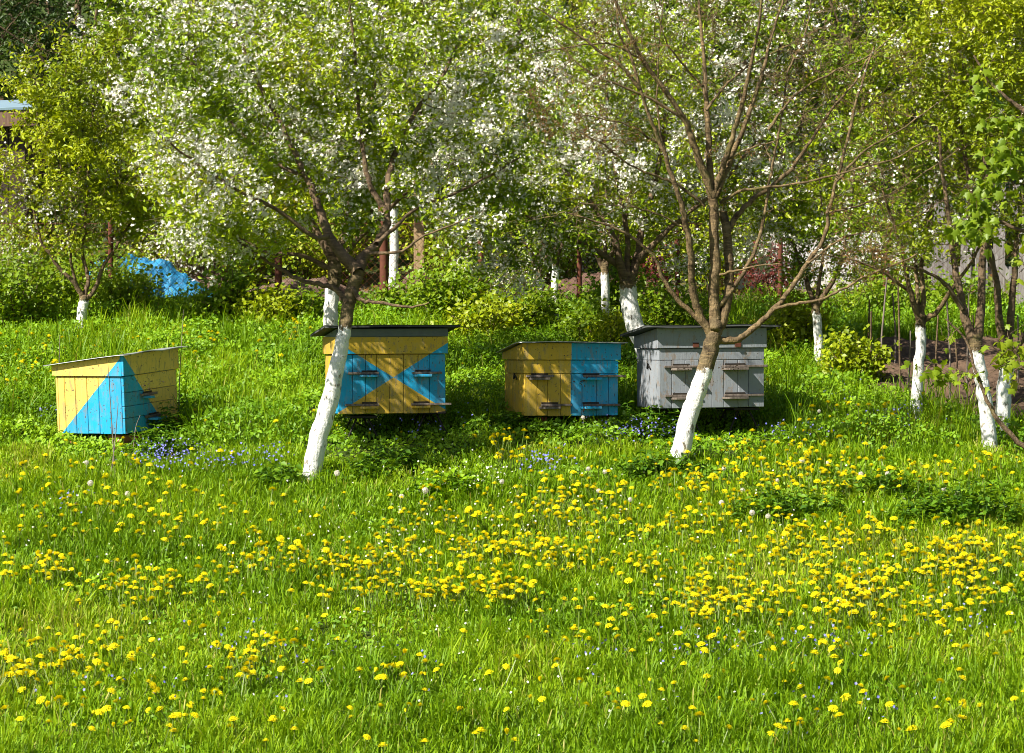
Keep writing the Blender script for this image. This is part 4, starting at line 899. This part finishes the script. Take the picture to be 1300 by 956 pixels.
        eb = Boxes(); eb.box(bx - bw * .38, bx + bw * .38, -hd - .0055, -hd - .0022, bz + .037, bz + .049, r=1, bev=0); eb.build('entrance_slot', SLOT_SHADE, lbo)  # dark strip on the front wall, painted shade in place of an opening
    if latch:
        lt = Boxes(); M = Matrix.Translation((-hw - .006, -.05, z0 + hb * .70)) @ Matrix.Rotation(.5, 4, 'X')
        lt.box(-.004, .002, -.045, .045, -.006, .006, M, bev=.001); lt.box(-.007, .003, .02, .035, -.035, .004, M, bev=.001); lt.build('latch', STEEL, rt)
    if hinges:
        for hx in (-.13, .20):
            hb_ = Boxes(); hb_.box(hx - .024, hx + .024, -ld - .006, -ld - .0015, lo + .008, lo + .04, bev=.001); hb_.box(hx - .02, hx + .02, -ld - .010, -ld - .0065, lo + .004, lo + .016, bev=.001); hb_.build('hinge', RUST, rt)
    return rt

CMP = lambda k, a, b: k.step(k.math('SUBTRACT', a, b), -.0015, .0015)       # 1 where a > b
# hive 1: triangle
w1, d1, z1, hb1, hl1 = .70, .60, .075, .42, .155; H1 = hb1 + hl1
def pat1(k, x, y, z):
    v = k.math('DIVIDE', k.math('SUBTRACT', z, z1), H1 - .01); s = k.math('DIVIDE', k.math('ADD', x, w1 / 2), w1 * .76)
    front = CMP(k, k.math('SUBTRACT', 1.0, v), s)
    u = k.math('DIVIDE', k.math('SUBTRACT', d1 / 2, y), d1); sidep = CMP(k, k.math('ADD', u, .0), k.math('ADD', k.math('MULTIPLY', v, .93), .07))
    isf = CMP(k, -d1 / 2 + .012, y); isl = CMP(k, -w1 / 2 + .024, x)
    m = k.math('MULTIPLY', isf, k.math('SUBTRACT', 1.0, k.math('MULTIPLY', isl, 0.0)))
    return k.math('ADD', k.math('MULTIPLY', m, front), k.math('MULTIPLY', k.math('SUBTRACT', 1.0, m), sidep), clamp=True)
P1 = paint('yellow_blue_triangle_paint', pat1, .12, (.82, .57, .12))
make_hive('beehive with a bright blue triangle on yellow, turned sideways at the far left', 151, 553, R(64), w1, d1, z1, hb1, hl1, R(7), P1, P1, SHEET, front='horizontal', top_board=0, tilt=(0, R(-4.0)), over=(.04, .06), roof_t=.006,
          boards=[(-.05, z1 + .24, .15, .07, (-.15, .06), None), (.02, z1 + .075, .17, .08, (-.1, .12), None)])
# hive 2: X
w2, d2, z2, hb2, hl2 = .80, .54, .175, .43, .19; zc2 = z2 + .262
def pat2(k, x, y, z):
    dz = k.math('ABSOLUTE', k.math('SUBTRACT', z, zc2)); front = CMP(k, k.math('MULTIPLY', k.math('ABSOLUTE', k.math('SUBTRACT', x, .01)), .62), dz)
    sidep = CMP(k, z2 + .24, z); isf = CMP(k, -d2 / 2 + .012, y)
    return k.math('ADD', k.math('MULTIPLY', isf, front), k.math('MULTIPLY', k.math('SUBTRACT', 1.0, isf), sidep), clamp=True)
P2 = paint('yellow_blue_cross_paint', pat2, .2)
make_hive('yellow and blue beehive with an X pattern behind the big leaning cherry trunk', 489, 556, R(14), w2, d2, z2, hb2, hl2, R(6), P2, P2, FELT, frieze=.065, top_board=0, tilt=(0, R(-.3)), over=(.085, .05), roof_t=.016,
          boards=[(-.17, z2 + .265, .15, .075, (-.33, -.10), None), (.23, z2 + .265, .15, .075, (.15, .37), None), (-.17, z2 + .035, .15, .075, (-.35, -.10), None), (.215, z2 + .035, .15, .075, (.14, .44), None)])
# hive 3: vertical halves
w3, d3, z3, hb3, hl3 = .735, .50, .09, .41, .125
def pat3(k, x, y, z): return CMP(k, x, -.005)
P3 = paint('yellow_blue_half_paint', pat3, .2)
make_hive('beehive painted half yellow and half blue in the middle of the row', 712, 546, R(17), w3, d3, z3, hb3, hl3, R(8), P3, P3, SHEET, top_board=.10, tilt=(0, R(.2)), over=(.035, .05), roof_t=.006, latch=True,
          boards=[(-.25, z3 + .265, .17, .08, (-.355, -.14), OLDWOOD), (.15, z3 + .265, .17, .085, (.09, .42), None), (-.17, z3 + .05, .17, .08, (-.24, -.0), OLDWOOD), (.15, z3 + .05, .17, .085, (.09, .38), None)])
# hive 4: grey
w4, d4, z4, hb4, hl4 = .82, .54, .178, .435, .15
P4 = grey_paint()
make_hive('weathered grey beehive behind the sparse leaning tree', 889, 549, R(15), w4, d4, z4, hb4, hl4, R(6), P4, P4, FELT, top_board=.085, tilt=(0, R(-.4)), over=(.095, .06), roof_t=.016, latch=True, hinges=True,
          boards=[(-.24, z4 + .275, .17, .08, (-.375, -.1), OLDWOOD), (.18, z4 + .275, .21, .10, (.09, .43), OLDWOOD), (-.24, z4 + .06, .17, .07, (-.37, -.1), OLDWOOD), (.18, z4 + .06, .21, .09, (.09, .40), OLDWOOD)])
# stands under the hives
def trestle(label, px, py, z, yaw, w=.2):
    x, y = on_ground(px, py); gz_ = float(gz(x, y)); rt = empty('metal_trestle', (x, y, gz_), label, 'trestle', 'dark steel trestles under the hives', (0, 0, yaw))
    b = Boxes(); b.box(-w / 2, w / 2, -.22, .22, z - .022, z - .003); b.build('top_plate', STEEL, rt)
    for sx in (-1, 1):
        for yy in (-.17, .17):
            t = Tubes(); t.add(np.array([(sx * w * .22, yy * .8, z - .025), (sx * w * .62, yy, -.03)]), [.008, .008], 6); t.build('leg', STEEL, rt)
    t = Tubes(); t.add(np.array([(-w * .3, -.15, z * .7), (w * .4, .15, z * .35)]), [.006, .006], 5); t.build('brace', STEEL, rt)
def tz(px, py): return
trestle('steel trestle under the left end of the X painted hive', 457, 557, .170, R(11)); trestle('steel trestle under the right end of the X painted hive', 543, 555, .170, R(11))
trestle('steel trestle under the left end of the grey hive', 862, 551, .172, R(14)); trestle('steel trestle under the right end of the grey hive', 936, 547, .172, R(14))
def bricks(label, px, py, h, yaw):
    x, y = on_ground(px, py); rt = empty('brick_stack', (x, y, float(gz(x, y))), label, 'bricks', 'brick stacks under the hives', (0, 0, yaw)); k_ = int(h // .05)
    for q in range(max(1, k_)):
        b = Boxes(); zz = q * .052 - .02; b.box(-.12 + rng.normal() * .004, .12, -.06, .06, zz, zz + .05, bev=.004); b.build('brick', BRICK, rt)
BRICK = plain('red_brick', (.36, .13, .065), .9, 0, .35, 30)
for lab, px, py, yaw in [('red bricks under the front corner of the triangle painted hive', 160, 562, .9), ('red bricks under the rear corner of the triangle painted hive', 100, 555, .9), ('bricks under the yellow end of the striped hive', 672, 549, .3), ('bricks under the blue end of the striped hive', 752, 545, .3)]:
    bricks(lab, px, py, .1, yaw)

# ------------------------------------------------------------------ fence with rusty posts
YFN = 25.1
xl, xr = at(-60, 400, YFN)[0], at(1210, 400, YFN)[0]
zfn = float(gz(0, YFN)); fr = empty('chain_link_fence', (0, YFN, zfn), 'rusty chain link fence on brown posts behind the hives and orchard trees', 'fence')
for px, h, r in [(-20, 1.0, .026), (140, 1.0, .026), (285, 1.02, .026), (353, 1.06, .034), (487, 1.08, .040), (610, 1.02, .028), (735, .84, .024), (860, .84, .024), (990, .84, .024), (1125, .95, .034)]:
    x = at(px, 400, YFN)[0]; z = float(gz(x, YFN)) - zfn; t = Tubes(); t.add(np.array([(x, 0, z - .1), (x + .004, 0, z + h * .5), (x + rng.normal() * .012, 0, z + h)]), [r, r, r], 10); t.V.append(np.zeros((0, 3)))
    o = t.build('post', RUST, fr, smooth=False)
    cp = Boxes(); cp.box(x - r * .8, x + r * .8, -r * .8, r * .8, z + h - .004, z + h + .006); c_ = cp.build('cap', RUST, o)
wm = Tubes(); step = .075; hgt = .86
for q in np.arange(xl - hgt, xr, step):
    for sg in (1, -1):
        a = (q, .045 * sg * .05, 0.06); b_ = (q + hgt, .0, hgt + .06)
        p0, p1 = (a, b_) if sg > 0 else ((q, -.004, hgt + .06), (q + hgt, -.004, .06))
        wm.add(np.array([p0, p1]), [.0016, .0016], 3, 0, False)
for zz in (.07, hgt + .055): wm.add(np.array([(xl - .5, .004, zz), (xr + .2, .004, zz)]), [.003, .003], 4)
wm.build('wire_mesh', RUST, fr, smooth=False)

# stakes on the right
for q, (px, py, top, lean) in enumerate([(1104, 500, 395, 2), (1118, 496, 352, 8), (1143, 508, 352, -3), (1152, 506, 420, 4), (1188, 500, 400, 3), (1206, 512, 380, -4), (1211, 498, 430, 2), (1227, 510, 372, 3), (1098, 470, 380, 6), (1136, 472, 372, -3), (1240, 520, 400, -5), (1290, 505, 400, 2)]):
    x, y = on_ground(px, py); p1 = at(px + lean, top, y); z = float(gz(x, y)); t = Tubes(); mid = (np.array([x, y, z - .05]) + p1) / 2 + rng.normal(size=3) * .012
    t.add(np.array([(x, y, z - .06), mid, p1]), [.009, .008, .006], 6); o = t.build('thin_stake', OLDWOOD if q % 2 else BARK['twig'])
    tag(o, 'thin dark wooden stake standing in a row by the dug soil', 'stake', 'thin stakes along the dug soil')
# dry stalks by hive 1
for lab, pts_ in [('pale dry stalk behind the rear edge of the triangle painted hive roof', [(75, 520), (75, 470), (76, 425)]), ('dry brown stalk leaning against the shaded side of the triangle painted hive', [(226, 548), (228, 480), (233, 393)]),
                  ('crossed dry stalk in front of the blue triangle', [(147, 612), (142, 540), (137, 462)]), ('pale short stalk crossing in front of the blue triangle', [(139, 612), (146, 560), (150, 512)]), ('bent dry twig under the right corner of the blue triangle', [(168, 578), (172, 545), (178, 527)])]:
    x, y = on_ground(*pts_[0]); P = np.array([at(a, b_, y) for a, b_ in pts_]); P[0][2] = gz(x, y) - .02; Q, q = smooth_path(P, [.0045, .0038, .002], 5); t = Tubes(); t.add(Q, q, 5); o = t.build('dry_stalk', OLDWOOD); tag(o, lab, 'dry stalk')

# ------------------------------------------------------------------ things beyond the fence
# blue tarpaulin over a heap
x0, y0 = at(178, 385, 26.2)[:2]; n1, n2 = 120, 90
U, Vv = np.meshgrid(np.linspace(-1, 1, n1), np.linspace(-1, 1, n2)); rr = np.sqrt((U * .95) ** 2 + Vv ** 2)
hgt_ = .40 * np.clip(1 - rr ** 1.7, 0, 1) * (1.0 - .55 * U) + .10 * np.exp(-((U - .35) ** 2 + (Vv + .2) ** 2) * 14)
rid = lambda q: 1 - np.abs(2 * q - 1)
fold_ = (rid(vnoise(U * 1.2 + Vv * .5, Vv * 2.2 - U * 1.6, .42, 41)) - .5) * .14 + (rid(vnoise(U * 3 - Vv * 1.2, Vv * .9 + U * .7, .30, 42)) - .5) * .07 + (vnoise(U * 2, Vv * 2, .12, 43) - .5) * .02
Z = .9 * np.maximum(hgt_ + fold_ * np.clip(1.4 - rr, .15, 1), .015 + .02 * vnoise(U, Vv, .12, 44)); XX = U * .68 + .14 * (1 - Z) * U; YY = Vv * .5
V = np.stack([XX, YY, Z], -1).reshape(-1, 3); i, j = np.meshgrid(np.arange(n1 - 1), np.arange(n2 - 1)); a = (j * n1 + i).ravel(); F = np.stack([a, a + 1, a + n1 + 1, a + n1], 1)
keep = (rr + (vnoise(U, Vv, .25, 45) - .5) * .2).reshape(-1)[F].mean(1) < 1.12
k = NT(new_mat('blue_tarpaulin')); v = k.obj()
tp = np_mesh('tarpaulin', V, F[keep], k.out(k.mix(k.noise(6, 5, .6, v), (.008, .14, .34), (.03, .29, .52)), .45, k.noise(16, 5, .65, v, 1.2), .03, .8, .5), smooth=True, loc=(x0, y0, float(gz(x0, y0))))
tag(tp, 'crumpled bright blue tarpaulin spread over a heap behind the fence at the left', 'tarpaulin')
def heap(name, label, cat, px, Yh, w, d, h, mat, sd):
    x0, y0 = at(px, 385, Yh)[:2]; n = 70; U, Vv = np.meshgrid(np.linspace(-1, 1, n), np.linspace(-1, 1, n)); rr = np.sqrt(U ** 2 + Vv ** 2)
    Z = h * np.clip(1 - rr ** 1.6, 0, 1) * (.7 + .6 * vnoise(U, Vv, .35, sd)) + .06 * vnoise(U, Vv, .08, sd + 1) * (rr < 1) - .03
    V = np.stack([U * w, Vv * d, Z], -1).reshape(-1, 3); i, j = np.meshgrid(np.arange(n - 1), np.arange(n - 1)); a = (j * n + i).ravel()
    F = np.stack([a, a + 1, a + n + 1, a + n], 1); F = F[rr.reshape(-1)[F].max(1) < 1.05]
    o = np_mesh(name, V, F, mat, loc=(x0, y0, float(gz(x0, y0)))); tag(o, label, cat)
k = NT(new_mat('brown_compost')); v = k.obj(); COMP = k.out(k.mix(k.noise(22, 6, .7, v), (.07, .04, .03), (.30, .20, .15)), .95, k.noise(40, 5, .7, v), .03, 1, .1)
k = NT(new_mat('reddish_earth')); v = k.obj(); REDE = k.out(k.mix(k.noise(18, 6, .7, v), (.07, .035, .025), (.23, .145, .11)), .95, k.noise(40, 5, .7, v), .03, 1, .1)
heap('compost_heap', 'brown compost heap just right of the blue tarpaulin', 'heap', 262, 27.2, .7, .5, .35, COMP, 51)
heap('compost_heap', 'reddish brown heap behind the mesh right of the thick rusty post', 'heap', 535, 26.0, .6, .4, .30, REDE, 54)
heap('compost_heap', 'dark reddish heap behind the slim whitewashed trees in the middle', 'heap', 745, 26.6, .5, .5, .26, REDE, 57)
heap('compost_heap', 'pale earth heap behind the second and third rusty posts', 'heap', 385, 26.2, .7, .45, .22, COMP, 61)
# wooden post
b = Boxes(); x, y = at(532, 400, 26.3)[:2]; z = float(gz(x, y)); b.box(-.05, .05, -.05, .05, -.1, 1.35); o = b.build('wooden_post', wood_like('tan_wood', (.26, .17, .09), (.50, .36, .20)), None, (x, y, z)); tag(o, 'square tan wooden post right of the thick rusty post', 'post')
# low white wall
b = Boxes(); x, y = at(1050, 372, 27.2)[:2]; z = float(gz(x, y)); e = splits(-1.0, 1.0, .42)
for row in range(3):
    for p, q in zip(e[:-1], e[1:]): b.box(p + (row % 2) * .1, q + (row % 2) * .1 - .004, -.09, .09, row * .2 - .04, row * .2 + .157, bev=.006)
k = NT(new_mat('old_whitewash')); v = k.obj(); wc = k.mix(k.step(k.noise(6, 6, .65, v), .5, .7), (.62, .60, .56), (.34, .30, .27))
o = b.build('low_wall', k.out(wc, .9, k.noise(30, 5, .6, v), .01, .6, .1), None, (x, y, z)); tag(o, 'low whitewashed block wall behind the fence at the right', 'wall', kind='thing')
# plank fence at the right
x, y = at(1262, 400, 25.9)[:2]; z = float(gz(x, y)); rt = empty('plank_fence', (x, y, z), 'broken grey plank fence with gaps behind the dark trees at the right edge', 'fence')
xx = -.62
while xx < .75:
    wd = rng.uniform(.08, .13); b = Boxes(); h = rng.uniform(.95, 1.3); M = Matrix.Rotation(rng.normal() * .03, 4, 'Y'); b.box(xx, xx + wd, -.012 + rng.uniform(-.004, .004), .012, .02, h, M, bev=.002); b.build('plank', PLANK, rt); xx += wd + rng.choice([.012, .05, .12])
for zz in (.35, .95): b = Boxes(); b.box(-.68, .82, .02, .06, zz, zz + .07); b.build('rail', PLANK, rt)
b = Boxes(); M = Matrix.Translation((-.1, -.028, .62)) @ Matrix.Rotation(.9, 4, 'Y'); b.box(-.45, .45, -.012, .012, -.04, .04, M); b.build('brace', PLANK, rt)
# shed top left
x, y = at(-22, 306, 27.6)[:2]; z = float(gz(x, y)); rt = empty('garden_shed', (x, y, z), 'dark wooden shed with a blue grey roof at the far left', 'shed')
b = Boxes(); e = splits(-.85, .55, .14)
for p, q in zip(e[:-1], e[1:]): b.box(p + .002, q - .002, -.6, -.575, 0, 1.60)
for p, q in zip(*[(lambda s: (s[:-1], s[1:]))(splits(-.57, .6, .14))][0]): b.box(.525, .55, p + .002, q - .002, 0, 1.60)
b.box(-.85, .55, .6, .625, 0, 1.60); b.box(-.85, -.825, -.57, .6, 0, 1.60); b.build('wall', wood_like('dark_shed_boards', (.035, .025, .02), (.10, .07, .05)), rt)
b = Boxes(); b.box(-1.0, .72, -.78, .8, 0, .03, Matrix.Translation((0, 0, 1.78)) @ Matrix.Rotation(.14, 4, 'X') @ Matrix.Rotation(-.03, 4, 'Y')); rf = b.build('roof', plain('blue_grey_roofing', (.25, .36, .44), .5, .2, .15, 6), rt)
b = Boxes(); b.box(-.98, .70, -.76, -.735, -.16, -.004, Matrix.Translation((0, 0, 1.67)) @ Matrix.Rotation(-.03, 4, 'Y')); b.build('fascia_board', wood_like('brown_fascia', (.16, .09, .06), (.34, .21, .15)), rf)

# ------------------------------------------------------------------ bees
def bee_mesh():
    bm = bmesh.new(); bmesh.ops.create_uvsphere(bm, u_segments=8, v_segments=6, radius=1)
    for v in bm.verts: v.co = Vector((v.co.x * .0036, v.co.y * .0085 * (1.15 if v.co.y > 0 else .9), v.co.z * .0036))
    for s in (-1, 1):
        vs = [bm.verts.new((s * a, c_, .003)) for a, c_ in ((.001, .001), (.009, .004), (.010, -.001), (.004, -.003))]; bm.faces.new(vs)
    me = bpy.data.meshes.new('honey_bee'); bm.to_mesh(me); bm.free(); me.materials.append(plain('bee_brown', (.045, .028, .015), .6)); return me
BM = bee_mesh(); proto = None
for px, py, Yb, sx, sy, n in [(738, 484, 19.32, 10, 2, 11), (742, 520, 19.35, 8, 2, 6), (925, 467, 19.2, 9, 2, 10), (870, 466, 19.22, 6, 2, 4), (905, 483, 19.05, 8, 7, 6), (190, 487, 19.3, 7, 4, 8), (700, 450, 19.2, 30, 10, 3)]:
    for _ in range(n):
        p = at(px + rng.normal() * sx, py + rng.normal() * sy, Yb + rng.normal() * .01)
        if proto is None: o = bpy.data.objects.new('honey_bee', BM); COL.objects.link(o); proto = o; tag(o, 'tiny dark honey bee at a hive entrance', 'bee', 'honey bees at the hive entrances')
        else: o = proto.copy(); COL.objects.link(o)
        o.location = p; o.rotation_euler = (rng.normal() * .4, rng.normal() * .4, rng.uniform(0, 6.28))

# ------------------------------------------------------------------ light
trav = -Vector(SUNV)
el = math.asin(-trav.z); az = math.atan2(-trav.x, -trav.y)
sd = bpy.data.lights.new('sun', 'SUN'); so_ = bpy.data.objects.new('sun', sd); COL.objects.link(so_)
sd.energy = 5.0; sd.angle = R(.53); sd.color = (1, .945, .83); so_.rotation_euler = trav.to_track_quat('-Z', 'Y').to_euler(); so_.location = (-20, -10, 30)
w = bpy.data.worlds.new('World'); scene.world = w; w.use_nodes = True; nt = w.node_tree; bg = nt.nodes['Background']
sky = nt.nodes.new('ShaderNodeTexSky'); sky.sky_type = 'NISHITA'; sky.sun_disc = False; sky.sun_elevation = el; sky.sun_rotation = az
nt.links.new(sky.outputs[0], bg.inputs[0]); bg.inputs[1].default_value = .05

scene.render.engine = 'CYCLES'
scene.view_settings.view_transform = 'Standard'; scene.view_settings.look = 'None'; scene.view_settings.exposure = 1.05; scene.view_settings.gamma = 1
cy = scene.cycles; cy.max_bounces = 6; cy.diffuse_bounces = 2; cy.glossy_bounces = 2; cy.transmission_bounces = 3; cy.transparent_max_bounces = 4; cy.caustics_reflective = False; cy.caustics_refractive = False
cy.use_denoising = True; cy.denoiser = 'OPENIMAGEDENOISE'; cy.denoising_prefilter = 'ACCURATE'
cy.filter_width = .95
